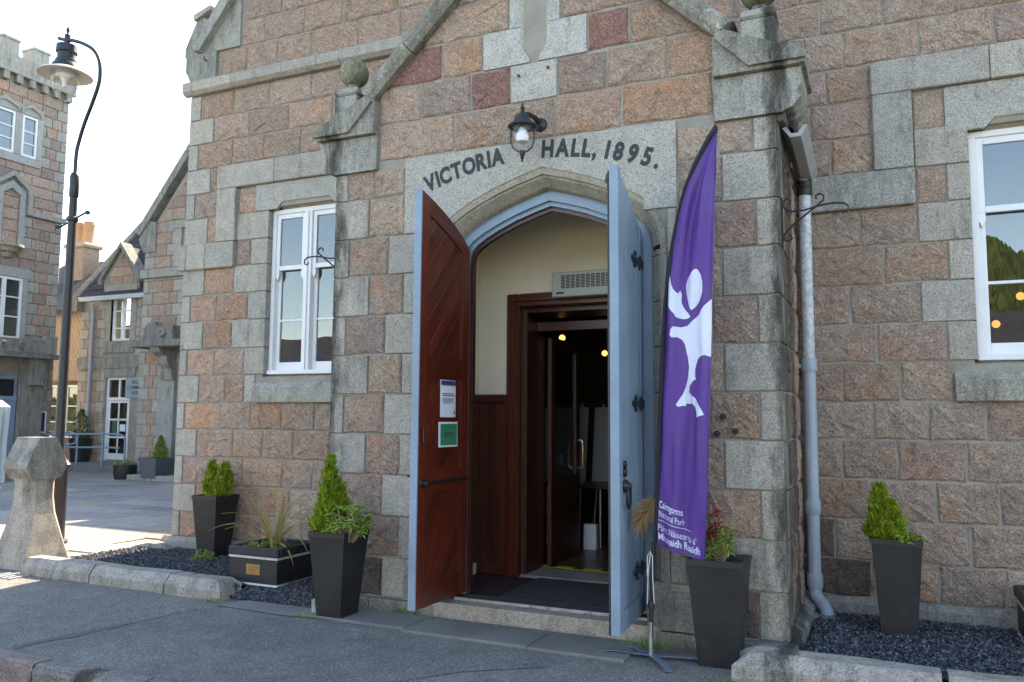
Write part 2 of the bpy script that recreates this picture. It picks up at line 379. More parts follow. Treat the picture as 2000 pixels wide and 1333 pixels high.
# ------------------------------------------------------------------ ground, road, pavement
def pav_z(y): return -0.125 - 0.012*max(0.0, 6.2-y)
def struct(o): return tag(o, kind="structure")
mb = MB(); mb.quad((-400,-400,-.42),(400,-400,-.42),(400,400,-.42),(-400,400,-.42)); struct(mb.build("ground", GRASSM))
mb = MB(); mb.quad((-120,-9,-.262),(120,-9,-.262),(120,3.90,-.262),(-120,3.90,-.262)); struct(mb.build("road", ROADM))
mb = MB()   # pavement in front of the hall
for xa, xb in ((-120,-30),(-30,-9),(-9,3),(3,40)):
    for ya, yb in ((3.92,5.0),(5.0,6.6)):
        mb.quad((xa,ya,pav_z(ya)),(xb,ya,pav_z(ya)),(xb,yb,pav_z(yb)),(xa,yb,pav_z(yb)))
mb.quad((-9.0,6.6,-.125),(8,6.6,-.125),(8,7.8,-.125),(-9.0,7.8,-.125))
pavement = struct(mb.build("pavement", ASPHALT, merge=True))
def sheet(name, pts, mat, dz, parent):
    m_ = MB(); tes = tessellate_polygon([[Vector((p[0], p[1], 0)) for p in pts]])
    m_.v = [Vector((x, y, pav_z(y)+dz)) for x, y in pts]
    for t_ in tes: m_.face(t_)
    return m_.build(name, mat, parent)
SEAM = plain("tar_seam", (.10,.095,.088), .8, 10, .3, bumps=[(60,.6,.01)])
# a later patch of darker asphalt with its uneven tar seam
edge = [(-5.62,5.72),(-5.66,5.55),(-5.72,5.38),(-5.74,5.2),(-5.80,5.0),(-5.86,4.82),(-5.88,4.62),(-5.96,4.42),(-6.02,4.2)]
sheet("asphalt_patch", edge+[(-6.05,3.95),(-3.4,3.95),(-3.1,4.6),(-2.7,5.1),(-2.2,5.45),(-3.6,5.62)], ASPHALT2, .004, pavement)
jr = random.Random(3)
def ribbon(name, pts, w0, mat, dz, parent):
    L_ = []; R_ = []
    for k, (x, y) in enumerate(pts):
        a = pts[max(0,k-1)]; b = pts[min(len(pts)-1,k+1)]; d = Vector((b[0]-a[0], b[1]-a[1])).normalized(); n_ = Vector((-d.y, d.x)); ww = w0*jr.uniform(.4,1.5)
        L_.append((x+n_.x*ww, y+n_.y*ww)); R_.append((x-n_.x*ww, y-n_.y*ww))
    m_ = MB()
    for k in range(len(pts)-1):
        m_.quad(*[(p[0], p[1], pav_z(p[1])+dz) for p in (L_[k], L_[k+1], R_[k+1], R_[k])])
    return m_.build(name, mat, parent)
def wob(pts, n=6, a=.012):
    o_ = []
    for k in range(len(pts)-1):
        for i in range(n):
            t_ = i/n; o_.append((pts[k][0]*(1-t_)+pts[k+1][0]*t_+jr.uniform(-a,a), pts[k][1]*(1-t_)+pts[k+1][1]*t_+jr.uniform(-a,a)))
    return o_+[pts[-1]]
ribbon("tar_seam", wob(edge[4:], 8), .045, SEAM, .008, pavement); ribbon("tar_seam", wob(edge[:5]), .009, SEAM, .0082, pavement)
0 and ribbon("tar_seam", wob([(-3.6,4.98),(-3.1,4.88),(-2.5,4.80),(-1.2,4.74)]), .004, SEAM, .009, pavement)
# flush stone slabs before the doorway and planter
def slab(x0, x1, y0, y1, zt, name="slab", mat=None, parent=None, col=None):
    m_ = MB().box(x0+.004, x1-.004, y0, y1, zt-.06, zt, .006); return m_.build(name, mat or DRESS, parent, col or (.20,.20,.19,.75))
for x0, x1, y0, y1 in ((-4.75,-3.62,5.86,6.30),(-3.62,-2.5,5.80,6.22),(-2.5,-1.74,5.78,6.22)):
    slab(x0, x1, y0, y1, -.112, "paving_slab", CONC, pavement)
sheet("worn_slab", [(-5.62,5.84),(-5.42,6.22),(-4.72,6.16),(-4.28,5.86),(-4.9,5.80)], CONC, .005, pavement)
# kerb along the road
for k in range(14):
    x0 = -11.23+k*.98; x1 = x0+.98; m_ = MB()
    pr = [(3.87,-.262),(3.875,-.15),(3.89,-.115),(3.92,-.100),(4.03,-.104),(4.055,-.125),(4.055,-.262)]
    A_ = x0+.011; B_ = x1-.011
    m_.prism(pr, lambda u, v, A_=A_: (A_+rng.uniform(-.003,.003), u+rng.uniform(-.006,.006), v+rng.uniform(-.005,.005)), lambda u, v, B_=B_: (B_, u+rng.uniform(-.006,.006), v+rng.uniform(-.005,.005)))
    ko = m_.build("kerb_stone", ROCK, pavement, rng.choice([(.34,.27,.24,.9),(.30,.28,.26,.85),(.36,.28,.25,.9)]))
# plaza paving beyond the side kerb
mb = MB(); mb.quad((-120,6.6,-.137),(-9.0,6.6,-.137),(-9.0,40,-.137),(-120,40,-.137)); mb.quad((-9.0,7.8,-.137),(-8.3,7.8,-.137),(-8.3,40,-.137),(-9.0,40,-.137))
plaza = struct(mb.build("plaza", MORTAR))
SLABM = stone_mat("plaza_slab", False)
meshes = {}
for k in range(3):
    m_ = MB().box(-.44,.44,-.293,.293,-.02,.018,.006); o_ = m_.build("paving_slab", SLABM, plaza, (.2,.2,.2), org=(0,0,0)); meshes[k] = o_.data; bpy.data.objects.remove(o_)
pr_ = random.Random(5); cnt = 0
def pslab(x, y):
    global cnt
    o_ = bpy.data.objects.new("paving_slab", meshes[cnt % 3]); COL.objects.link(o_); o_.parent = plaza; cnt += 1
    o_.location = Vector((x, y, -.137+pr_.uniform(0,.003)))-worg(plaza); b = pr_.uniform(.24,.34); t_ = pr_.random()
    o_.color = (b*1.02, b, b*.98, .85) if t_ < .72 else ((b*1.1, b*.92, b*.78, .85) if t_ < .9 else (b*.8, b*.8, b*.82, .8))
rows_ = 0
for j in range(17):
    y = 7.0+j*.6
    for i in range(19):
        x = -9.95-i*.9+(.45 if j % 2 else 0)
        if cnt < 296 and x < -8.95-.44: pslab(x, y)
far = MB()
for j in range(17, 26):
    for i in range(22):
        x = -9.95-i*.9+(.45 if j % 2 else 0); far.box(x-.44, x+.44, 7.0+j*.6-.293, 7.0+j*.6+.293, -.13, -.119)
tag(far.build("paving_slab_field", SLABM, plaza, (.29,.285,.28,.85)), kind="stuff")

# ------------------------------------------------------------------ stones
def clip(poly, a, b, c_):          # keep a*u+b*z<=c
    out = []
    for i in range(len(poly)):
        p, q = poly[i], poly[(i+1) % len(poly)]; dp = a*p[0]+b*p[1]-c_; dq = a*q[0]+b*q[1]-c_
        if dp <= 0: out.append(p)
        if dp*dq < 0:
            t_ = dp/(dp-dq); out.append((p[0]+(q[0]-p[0])*t_, p[1]+(q[1]-p[1])*t_))
    return out
sr = random.Random(21)
PINK = [(.490,.352,.272),(.51,.366,.282),(.468,.344,.274),(.52,.385,.294),(.452,.330,.264),(.50,.346,.258)]
ORANGE = [(.54,.340,.225),(.53,.335,.230),(.51,.335,.245),(.55,.362,.250)]
MAUVE = [(.420,.310,.246),(.446,.324,.254),(.40,.305,.248),(.462,.345,.268),(.436,.308,.236),(.460,.356,.276)]
REDS = [(.40,.215,.18),(.41,.235,.20)]
GREYS = [(.352,.336,.305),(.338,.325,.298),(.366,.347,.312),(.326,.314,.288),(.357,.334,.298)]
DARKS = [(.17,.125,.105),(.20,.15,.125)]
def stone(parent, fr, poly, color, rock=True, proud=.017, back=.05, gap=.009, name="stone", mat=None, cheap=False):
    O_, U_, N_ = fr
    cu = sum(p[0] for p in poly)/len(poly); cz = sum(p[1] for p in poly)/len(poly)
    P3 = lambda u, z, d: O_+U_*u+Vector((0,0,z))+N_*d
    # shrink by the joint
    us = [p[0] for p in poly]; zs = [p[1] for p in poly]; hw = max(.02, (max(us)-min(us))/2); hz = max(.02, (max(zs)-min(zs))/2)
    sh = lambda p, g: (p[0]-(g if p[0] > cu else -g)*min(1, abs(p[0]-cu)/hw*1.2), p[1]-(g if p[1] > cz else -g)*min(1, abs(p[1]-cz)/hz*1.2))
    ring = []; step = .5 if cheap else (.105 if rock else .6)
    for i in range(len(poly)):
        a, b = poly[i], poly[(i+1) % len(poly)]; L_ = math.hypot(b[0]-a[0], b[1]-a[1])
        n_ = max(1, int(round(L_/step)))
        for k in range(n_):
            ring.append((a[0]+(b[0]-a[0])*k/n_, a[1]+(b[1]-a[1])*k/n_))
    j = (.0085 if rock else .0012) if not cheap else .004
    base = [sh(p, gap) for p in ring]
    base = [(p[0]+sr.uniform(-j, j), p[1]+sr.uniform(-j, j)) for p in base]
    m_ = MB(); n = len(ring); I = []
    def addring(pts, d, dj):
        i0 = len(m_.v)
        for p in pts: m_.v.append(P3(p[0], p[1], d+sr.uniform(-dj, dj)))
        I.append(i0)
    inset = lambda p, g: sh(p, g)
    addring(base, -back, 0)
    if rock and not cheap:
        addring(base, proud*.35, .003)
        addring([inset(p, .016) for p in base], proud*.95, .006)
        addring([(cu+(p[0]-cu)*.55+sr.uniform(-.015,.015), cz+(p[1]-cz)*.45+sr.uniform(-.012,.012)) for p in base], proud*1.25, .010)
    elif cheap:
        addring(base, proud*.6, .0); addring([inset(p, .022) for p in base], proud, .004)
    else:
        addring(base, proud-.005, 0); addring([inset(p, .006) for p in base], proud, .0006)
    for a, b in zip(I[:-1], I[1:]):
        for k in range(n):
            k2 = (k+1) % n; m_.face((a+k, a+k2, b+k2, b+k))
    if rock and not cheap:
        c0 = m_.vert(P3(cu, cz, proud*1.3))
        for k in range(n): m_.face((I[-1]+k, I[-1]+(k+1) % n, c0))
    else: m_.face([I[-1]+k for k in range(n)])
    return m_.build(name, mat or (ROCK if rock else DRESS), parent, color, org=P3(cu, cz, 0))
def vary(c, a=.08, dirt=1.0):
    k = sr.uniform(1-a, 1+a); return (c[0]*k*sr.uniform(.985,1.02), c[1]*k, c[2]*k*sr.uniform(.98,1.02), dirt)
def rect(u0, u1, z0, z1): return [(u0, z0), (u1, z0), (u1, z1), (u0, z1)]

# ------------------------------------------------------------------ the hall
PY, MY = 6.40, 7.70
hall = thing("granite_hall", (-2.7, 7.7, 0), "pink and grey granite hall with gabled porch and open arched double doors", "building")
def wallpoly(name, outline, holes, y0, y1, mat, parent):
    polys = [[Vector((p[0], p[1], 0)) for p in o_] for o_ in [outline]+holes]
    flat = [p for o_ in polys for p in o_]; m_ = MB()
    n_ = len(flat); m_.v = [Vector((p.x, y0, p.y)) for p in flat]+[Vector((p.x, y1, p.y)) for p in flat]
    for t_ in tessellate_polygon(polys): m_.face(t_); m_.face([k+n_ for k in reversed(t_)])
    s0 = 0
    for o_ in polys:
        L_ = len(o_)
        for k in range(L_):
            a, b = s0+k, s0+(k+1) % L_; m_.face((a, b, b+n_, a+n_))
        s0 += L_
    return m_.build(name, mat, parent)
GX, GZ, GS = -2.3, 6.42, 1.19     # gable centre, eave level, slope
apex = GZ+(-2.3+8.19)*GS
WL = (-6.80, -5.70, 2.10, 4.13); WR = (.73, 1.83, 2.10, 4.06)
IDX0, IDX1, IDZ = -3.405, -1.45, 2.74
main_wall = wallpoly("main_wall", [(-8.185,-.15),(3.6,-.15),(3.6,GZ),(GX,apex),(-8.185,GZ)],
    [rect(WL[0]-.03, WL[1]+.03, WL[2]-.03, WL[3]+.03), rect(WR[0]-.03, WR[1]+.03, WR[2]-.03, WR[3]+.03), rect(IDX0, IDX1, .02, IDZ)], MY+.012, MY+.55, MORTAR, hall)
FM = (Vector((0, MY+.012, 0)), Vector((1,0,0)), Vector((0,-1,0)))
ZL = [.10,.41,.75,1.09,1.43,1.76,2.10,2.43,2.78,3.12,3.46,3.78,4.12,4.45,4.77,5.11,5.44,5.77]
def put(x0, x1, z0, z1, k, side, wall=None, fr=None, dirt=None):
    wall = wall or main_wall; fr = fr or FM
    if k == 'p':
        if side == 'R': c_ = sr.choice(MAUVE if z0 < 3.4 else PINK)
        elif side == 'L': c_ = sr.choice(ORANGE+PINK[:2]) if (x0 < -6.6 and z0 < 3.4) else sr.choice(PINK)
        else: c_ = sr.choice(PINK+ORANGE[1:3]) if z0 > 3.9 else sr.choice(PINK+MAUVE)
        return stone(wall, fr, rect(x0, x1, z0, z1), vary(c_, .06, dirt if dirt is not None else sr.uniform(.8,1)), True)
    if k == 'r': return stone(wall, fr, rect(x0, x1, z0, z1), vary(sr.choice(REDS)), True)
    if k == 'd': return stone(wall, fr, rect(x0, x1, z0, z1), vary(sr.choice(DARKS), .08, .6), True)
    return stone(wall, fr, rect(x0, x1, z0, z1), vary(sr.choice(GREYS), .07, dirt if dirt is not None else sr.uniform(.65,1)), False, gap=.006, proud=.020, back=.13, name="dressed_stone")
def rowM(i, xs, kinds, side, i1=None):
    z0, z1 = ZL[i], ZL[(i1 or i+1)]
    for k, kd in enumerate(kinds): put(xs[k], xs[k+1], z0, z1, kd, side)
XR = 2.6
rowM(0, [-.69,-.14,.37,.84,1.3,1.8,2.3,2.9,3.6], 'dpppppp', 'R'); rowM(1, [-.69,-.42,.12,.61,1.14,1.6,2.1,2.7], 'dppppp', 'R')
rowM(2, [-.69,-.13,.37,.83,1.26,1.8,2.3,2.8], 'pppppp', 'R'); rowM(3, [-.69,-.34,.09,.61,1.12,1.6,2.2,2.7], 'pppppp', 'R')
rowM(4, [-.69,-.08,.34,.76,1.23,1.7,2.2,2.8], 'pppppp', 'R'); rowM(5, [-.69,-.32,.14,.55], 'ppp', 'R')
rowM(6, [-.69,-.03,.51,.73], 'ppg', 'R'); rowM(7, [-.69,-.24,.32,.73], 'ppg', 'R'); rowM(8, [-.69,.04,.54,.73], 'ppg', 'R')
rowM(9, [-.69,-.14,.32,.73], 'ppg', 'R'); rowM(10, [.31,.55,.73], 'pg', 'R')
rowM(11, [-.69,-.36,-.01], 'pp', 'R'); rowM(12, [-.69,-.52,-.02], 'pp', 'R'); rowM(13, [-.69,-.38,-.02], 'pp', 'R')
put(.31,.73,3.78,4.12,'g','R'); put(.30,.56,4.10,4.44,'p','R')
rowM(14, [-.9,-.57,-.23,.38,.96,1.5,2.1,2.7], 'ppppppp', 'R'); rowM(15, [-1.5,-.92,-.43,.10,.71,1.17,1.7,2.3], 'ppppppp', 'R')
rowM(16, [-2.2,-1.7,-1.2,-.6,-.11,.5,1.07,1.6,2.2], 'pppppppp', 'R')
for z_ in range(6, 12):           # far jamb of the right window, mostly out of frame
    put(1.83, 2.35 if z_ % 2 else 2.1, ZL[z_], ZL[z_+1], 'g', 'R')
CL = -8.19
rowM(0, [CL,-8.06,-7.41,-6.77,-6.16,-5.6,-4.9], 'gppppp', 'L'); rowM(1, [CL,-7.82,-7.23,-6.84,-6.35,-5.78,-4.9], 'gppppp', 'L')
rowM(2, [CL,-8.05,-7.55,-7.08,-6.47,-6.03,-5.5,-4.9], 'gpppppp', 'L'); rowM(3, [CL,-7.84,-7.25,-6.79,-6.32,-5.8,-5.3,-4.9], 'gpppppp', 'L')
rowM(4, [CL,-8.06,-7.47,-6.98,-6.51,-6.03,-5.5,-4.9], 'gpppppp', 'L'); rowM(5, [CL,-7.84,-7.4,-7.1,-6.93], 'gppg', 'L')
rowM(6, [CL,-8.06,-7.6,-7.12,-6.80], 'gppg', 'L'); rowM(7, [CL,-7.81,-7.33,-6.80], 'gpg', 'L'); rowM(8, [CL,-8.04,-7.6,-7.09,-6.80], 'gppg', 'L')
rowM(9, [CL,-7.82,-7.33,-6.80], 'gpg', 'L'); rowM(10, [-7.31,-7.07,-6.80], 'pg', 'L'); put(-7.31,-6.80,3.78,4.12,'g','L')
rowM(11, [CL,-7.80,-7.64], 'gp', 'L'); rowM(12, [CL,-8.04,-7.64], 'gp', 'L'); rowM(13, [CL,-7.79,-7.64], 'gp', 'L'); put(-7.30,-7.02,4.12,4.45,'p','L')
rowM(14, [CL,-8.02,-7.44,-6.93,-6.35,-5.71,-5.2,-4.6], 'gpppppp', 'L'); rowM(15, [CL,-7.77,-7.17,-6.55,-5.89,-5.33,-4.7], 'gppppp', 'L')
rowM(16, [CL,-8.0,-7.44,-6.87,-6.22,-5.65,-5.05,-4.4], 'gpppppp', 'L')
upper = [(5.97,6.32,[-7.73,-7.26,-6.77,-6.24,-5.55,-4.95,-4.3,-3.7]),(6.32,6.65,[-7.35,-6.98,-6.36,-5.79,-5.0,-4.4,-3.7]),(6.65,6.97,[-7.32,-6.72,-6.1,-5.6,-5.0,-4.3,-3.7]),
         (6.97,7.30,[-7.1,-6.5,-5.9,-5.3,-4.6,-4.0]),(7.30,7.62,[-6.9,-6.3,-5.7,-5.0,-4.3])]
for z0, z1, xs in upper:
    for a, b in zip(xs[:-1], xs[1:]): put(a, b, z0, z1, 'p', 'L')
# string course (chamfered top and bottom), split into blocks
def course_block(x0, x1, z0, z1, proud, name, parent, col=None, dirt=.85, y=MY, cham=.45):
    pr = [(.0, z0), (proud*.55, z0), (proud, z0+(z1-z0)*cham*.5), (proud, z1-(z1-z0)*.18), (proud*.55, z1), (.0, z1)]
    m_ = MB(); m_.prism(pr, lambda d, z: (x0+.003, y-d, z), lambda d, z: (x1-.003, y-d, z))
    return m_.build(name, DRESS, parent, vary(col or sr.choice(GREYS), .06, dirt))
for a, b in zip([-8.25,-7.43,-6.62,-5.75,-4.85,-4.0],[-7.43,-6.62,-5.75,-4.85,-4.0,-3.2]): course_block(a, b, 5.775, 5.965, .10, "string_course_block", main_wall)
# hood moulds round the windows, with their legs and lower returns
def hood(x0, zt, sx, xend, nlow):
    """x0 = outer edge of the leg; sx=+1 runs to the right"""
    def bx(a, b, z0, z1, dirt=.8, pr=.055):
        m_ = MB().box(min(a,b)+.003, max(a,b)-.003, MY-pr, MY+.1, z0+.002, z1-.002, .008); m_.build("hood_mould_block", DRESS, main_wall, vary(sr.choice(GREYS), .05, dirt))
    n_ = 3; w_ = (xend-x0)/n_
    xx = [x0, x0+.92, x0+1.75, xend]
    for k in range(3): bx(xx[k], xx[k+1], 4.46, 4.76)
    bx(x0+.005, x0+.325, 3.78, 4.46, .75)
    bx(xend-.325, xend-.005, 3.78, 4.46)
hood(-7.63, 0, 1, -4.95, 2); hood(-.015, 0, 1, 2.58, 2)
for a, b in ((-8.24,-8.10),(-8.10,-7.78),(-7.78,-7.31)):
    MB().box(a+.003, b-.003, MY-.06, MY+.1, 3.45, 3.775, .01).build("hood_mould_block", DRESS, main_wall, vary(sr.choice(GREYS), .05, .8))
MB().box(-.69, .308, MY-.058, MY+.1, 3.455, 3.775, .01).build("hood_mould_block", DRESS, main_wall, (.30,.30,.29,.35))
# lintels with a chamfered, tooled soffit and sloping sills
def lintel(x0, x1, wx0, wx1, z0, z1):
    pts = [(x0, z0), (wx0+.12, z0), (wx0+.20, z0+.085), (wx1-.20, z0+.085), (wx1-.12, z0), (x1, z0), (x1, z1), (x0, z1)]
    m_ = MB(); m_.prism(pts, lambda u, z: (u, MY-.008, z), lambda u, z: (u, MY+.04, z)); m_.build("window_lintel", DRESS, main_wall, (.36,.355,.335,.95))
    m_ = MB()   # the chamfered soffit strip, buff stone
    a, b = wx0+.12, wx1-.12
    m_.v = [Vector(p) for p in ((a, MY+.10, z0),(b, MY+.10, z0),(b-.08, MY-.004, z0+.085),(a+.08, MY-.004, z0+.085),(a, MY+.10, z0+.12),(b, MY+.10, z0+.12))]
    for q in ((0,1,2,3),(3,2,5,4),(0,3,4),(1,5,2),(0,4,5,1)): m_.face(q)
    m_.build("lintel_chamfer", DRESS, main_wall, (.40,.36,.27,1))
lintel(-7.02,-5.46,WL[0],WL[1],4.13,4.455); lintel(.56,2.03,WR[0],WR[1],4.06,4.455)
def sill(x0, x1, wx0, wx1, z0, z1, dirt):
    prf = [(-.015, z0), (.055, z0), (.055, z0+.17), (-.10, z1)]
    m_ = MB(); m_.prism(prf, lambda d, z: (x0, MY-d, z), lambda d, z: (x1, MY-d, z)); m_.build("window_sill", DRESS, main_wall, (.33,.325,.29,dirt))
sill(-6.93,-5.5,WL[0],WL[1],1.765,2.10,.6); sill(.55,2.02,WR[0],WR[1],1.765,2.10,.35)
# plinth
for a, b in ((-8.3,-7.5),(-7.5,-6.6),(-6.6,-5.7),(-5.7,-4.86),(-.66,.16),(.16,.95),(.95,1.8),(1.8,2.7),(2.7,3.7)):
    prf = [(0,-.15),(.075,-.15),(.075,.055),(.02,.10),(0,.10)]
    m_ = MB(); m_.prism(prf, lambda d, z, a=a: (a+.004, MY-d, z), lambda d, z, b=b: (b-.004, MY-d, z)); m_.build("plinth_block", DRESS, main_wall, vary((.25,.25,.235), .1, .6))
# left gable kneeler and skew of the main gable
def blk(name, pts, y0, y1, col, parent=None, mat=None):
    m_ = MB(); m_.prism(pts, lambda u, z: (u, y0, z), lambda u, z: (u, y1, z)); return m_.build(name, mat or DRESS, parent or main_wall, col)
blk("kneeler_stone", [(-8.19,5.97),(-7.75,5.97),(-7.75,6.33),(-8.27,6.33),(-8.27,6.12),(-8.23,6.06)], MY-.035, MY+.6, (.28,.28,.26,.4))
blk("kneeler_stone", [(-8.31,6.33),(-7.37,6.33),(-7.37,6.98),(-7.72,6.98),(-7.9,6.78),(-8.05,6.86),(-8.13,6.80),(-8.31,6.45)], MY-.02, MY+.6, (.31,.31,.29,.45))
sk = [(-8.10,6.36),(-7.98,6.34),(-7.30,7.15),(-6.6,7.98),(-6.0,8.7),(-6.14,8.82),(-6.74,8.1),(-7.46,7.25)]
blk("gable_skew", sk, MY-.11, MY+.6, (.33,.33,.31,.6))
blk("kneeler_cap", [(-8.14,6.80),(-7.86,6.90),(-7.86,6.96),(-8.15,6.88)], MY-.06, MY+.5, (.36,.36,.34,.7))
for z_ in (6.21, 6.52):
    MB().tube([(-7.9,MY,z_),(-7.9,MY-.09,z_+.01),(-7.9,MY-.09,z_+.04)], .009, 5).build("iron_pin", BLACK, main_wall)
# body behind the front: side walls, rear wall, roof, floor, ceiling
MB().box(-8.15,-7.75,MY+.56,20,-.15,GZ).build("side_wall", ROCK, hall, (.36,.26,.22)); MB().box(3.2,3.6,MY+.56,20,-.15,GZ).build("side_wall", ROCK, hall, (.36,.26,.22))
wallpoly("rear_wall", [(-8.15,-.15),(3.6,-.15),(3.6,GZ),(GX,apex),(-8.15,GZ)], [], 20.0, 20.4, MORTAR, hall)
for s_ in (-1, 1):
    m_ = MB(); e = (-8.35 if s_ < 0 else 3.75); ez = GZ-.05
    m_.prism([(e, ez), (GX, apex+.02), (GX, apex+.22), (e, ez+.2)], lambda u, z: (u, MY+.5, z), lambda u, z: (u, 20.45, z)); m_.build("roof_slope", SLATE, hall)
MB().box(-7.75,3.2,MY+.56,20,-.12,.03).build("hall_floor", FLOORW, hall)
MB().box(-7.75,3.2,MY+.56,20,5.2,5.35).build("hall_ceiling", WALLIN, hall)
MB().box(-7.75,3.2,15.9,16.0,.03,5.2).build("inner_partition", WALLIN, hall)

# windows: two-light sliding sashes
def window(W_, bar_z, meet_z, y):
    x0, x1, z0, z1 = W_
    m_ = MB(); f = .055
    m_.box(x0, x1, y, y+.12, z1-f, z1, .004); m_.box(x0, x1, y-.03, y+.12, z0, z0+.05, .006)
    m_.box(x0, x0+f, y, y+.12, z0+.05, z1-f, .004); m_.box(x1-f, x1, y, y+.12, z0+.05, z1-f, .004)
    xm = (x0+x1)/2; m_.box(xm-.055, xm+.055, y-.006, y+.12, z0+.05, z1-f, .004); m_.box(xm-.012, xm+.012, y-.022, y, z0+.05, z1-f, .004)
    wo = m_.build("window", WHITE, hall)
    for a, b in ((x0+f, xm-.055), (xm+.055, x1-f)):
        s_ = .052; yu = y+.018; yl = y+.062
        u = MB(); u.box(a, a+s_, yu, yu+.04, meet_z-.03, z1-f, .004); u.box(b-s_, b, yu, yu+.04, meet_z-.03, z1-f, .004)
        u.box(a+s_, b-s_, yu, yu+.04, z1-f-.06, z1-f, .004); u.box(a+s_, b-s_, yu, yu+.04, meet_z-.025, meet_z+.03, .004)
        for hx0, hx1 in ((a, a+s_), (b-s_, b)):      # curved sash horns
            u.prism([(hx0, meet_z-.03), (hx1, meet_z-.03), (hx1, meet_z-.09), ((hx0+hx1)/2, meet_z-.15), (hx0, meet_z-.09)], lambda p, q: (p, yu, q), lambda p, q: (p, yu+.04, q))
        u.build("upper_sash", WHITE, wo)
        MB().box(a+s_, b-s_, yu+.018, yu+.022, meet_z+.03, z1-f-.06).build("pane", GLASS, wo)
        l = MB(); l.box(a, a+s_, yl, yl+.04, z0+.05, meet_z+.02, .004); l.box(b-s_, b, yl, yl+.04, z0+.05, meet_z+.02, .004)
        l.box(a+s_, b-s_, yl, yl+.04, z0+.05, z0+.15, .004); l.box(a+s_, b-s_, yl, yl+.04, meet_z-.02, meet_z+.02, .004); l.box(a+s_, b-s_, yl+.004, yl+.036, bar_z-.013, bar_z+.013, .003)
        l.build("lower_sash", WHITE, wo)
        MB().box(a+s_, b-s_, yl+.018, yl+.022, z0+.15, bar_z-.013).build("pane", GLASS, wo)
        MB().box(a+s_, b-s_, yl+.018, yl+.022, bar_z+.013, meet_z-.02).build("pane", GLASS, wo)
window(WL, 2.76, 3.40, MY+.07); window(WR, 2.76, 3.38, MY+.08)
# ------------------------------------------------------------------ the porch
AC = -2.645                                    # arch centre
ARCH = [(.94,2.98),(.93,3.10),(.89,3.20),(.81,3.285),(.70,3.355),(.56,3.425),(.38,3.50),(.19,3.562),(0,3.615)]
def arch_path(off, zb=0.33):
    """left foot -> apex -> right foot, offset outwards"""
    pts = [(AC-x, z) for x, z in ARCH]+[(AC+x, z) for x, z in reversed(ARCH[:-1])]
    pts = [(AC-.94, zb)]+pts+[(AC+.94, zb)]
    out = []
    for k, p in enumerate(pts):
        a = pts[max(0,k-1)]; b = pts[min(len(pts)-1,k+1)]; d = Vector((b[0]-a[0], b[1]-a[1])).normalized(); n_ = Vector((-d.y, d.x))
        if abs(p[0]-AC) < 1e-6: n_ = Vector((0, 1.05))
        out.append((p[0]+n_.x*off, p[1]+n_.y*off))
    return out
PL0, PR0 = -4.83, -.68
PGZ, PAX, PAZ = 4.30, -2.745, 6.14
PS_ = .92
hole = [(p[0], p[1]) for p in arch_path(.10, -.14)]
porch = wallpoly("porch_wall", [(PL0+.015,-.14),(hole[0][0]-.0,-.14)]+[p for p in hole[1:-1]]+[(hole[-1][0],-.14),(PR0-.015,-.14),(PR0-.015,4.22),(PAX,PAZ-.02),(PL0+.015,4.22)], [], PY+.012, PY+.26, MORTAR, hall)
FP = (Vector((0, PY+.012, 0)), Vector((1,0,0)), Vector((0,-1,0)))
PZ = [-.02,.33,.70,1.07,1.44,1.81,2.18,2.55,2.93,3.30,3.68,3.95]
JL, JR = -3.74, -1.55
def rowP(i, xs, kinds, dirts=None, i1=None):
    for k, kd in enumerate(kinds):
        q = dirts[k] if dirts else None
        put(xs[k], xs[k+1], PZ[i], PZ[i1 or i+1], kd, 'P', porch, FP, q)
D = [.30, None, None, None]
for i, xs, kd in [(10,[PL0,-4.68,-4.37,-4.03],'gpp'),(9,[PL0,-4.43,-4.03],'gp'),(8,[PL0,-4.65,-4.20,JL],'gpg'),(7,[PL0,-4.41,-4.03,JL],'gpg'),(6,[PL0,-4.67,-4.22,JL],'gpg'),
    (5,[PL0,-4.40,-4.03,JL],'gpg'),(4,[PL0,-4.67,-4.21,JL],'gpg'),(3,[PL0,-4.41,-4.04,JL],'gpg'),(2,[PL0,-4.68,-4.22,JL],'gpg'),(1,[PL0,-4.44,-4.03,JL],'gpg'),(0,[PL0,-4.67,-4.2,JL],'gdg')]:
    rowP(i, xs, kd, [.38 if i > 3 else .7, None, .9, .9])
for i, xs, kd in [(10,[-1.46,-1.14,-.86,PR0],'ppg'),(9,[-1.46,-1.10,PR0],'pg'),(8,[JR,-1.47,-1.17,-.85,PR0],'gppg'),(7,[JR,-1.40,-1.11,PR0],'gpg'),(6,[JR,-1.48,-1.2,-.85,PR0],'gppg'),
    (5,[JR,-1.41,-1.11,PR0],'gpg'),(4,[JR,-1.52,-1.23,-.85,PR0],'gppg'),(3,[JR,-1.43,-1.12,PR0],'gpg'),(2,[JR,-1.53,-1.26,-.86,PR0],'gppg'),(1,[JR,-1.42,-1.12,PR0],'gpg'),(0,[JR,-1.38,-.99,-.89,PR0],'gddg')]:
    rowP(i, xs, kd, [.9]+[None]*(len(kd)-2)+[.55 if i > 1 else .35])
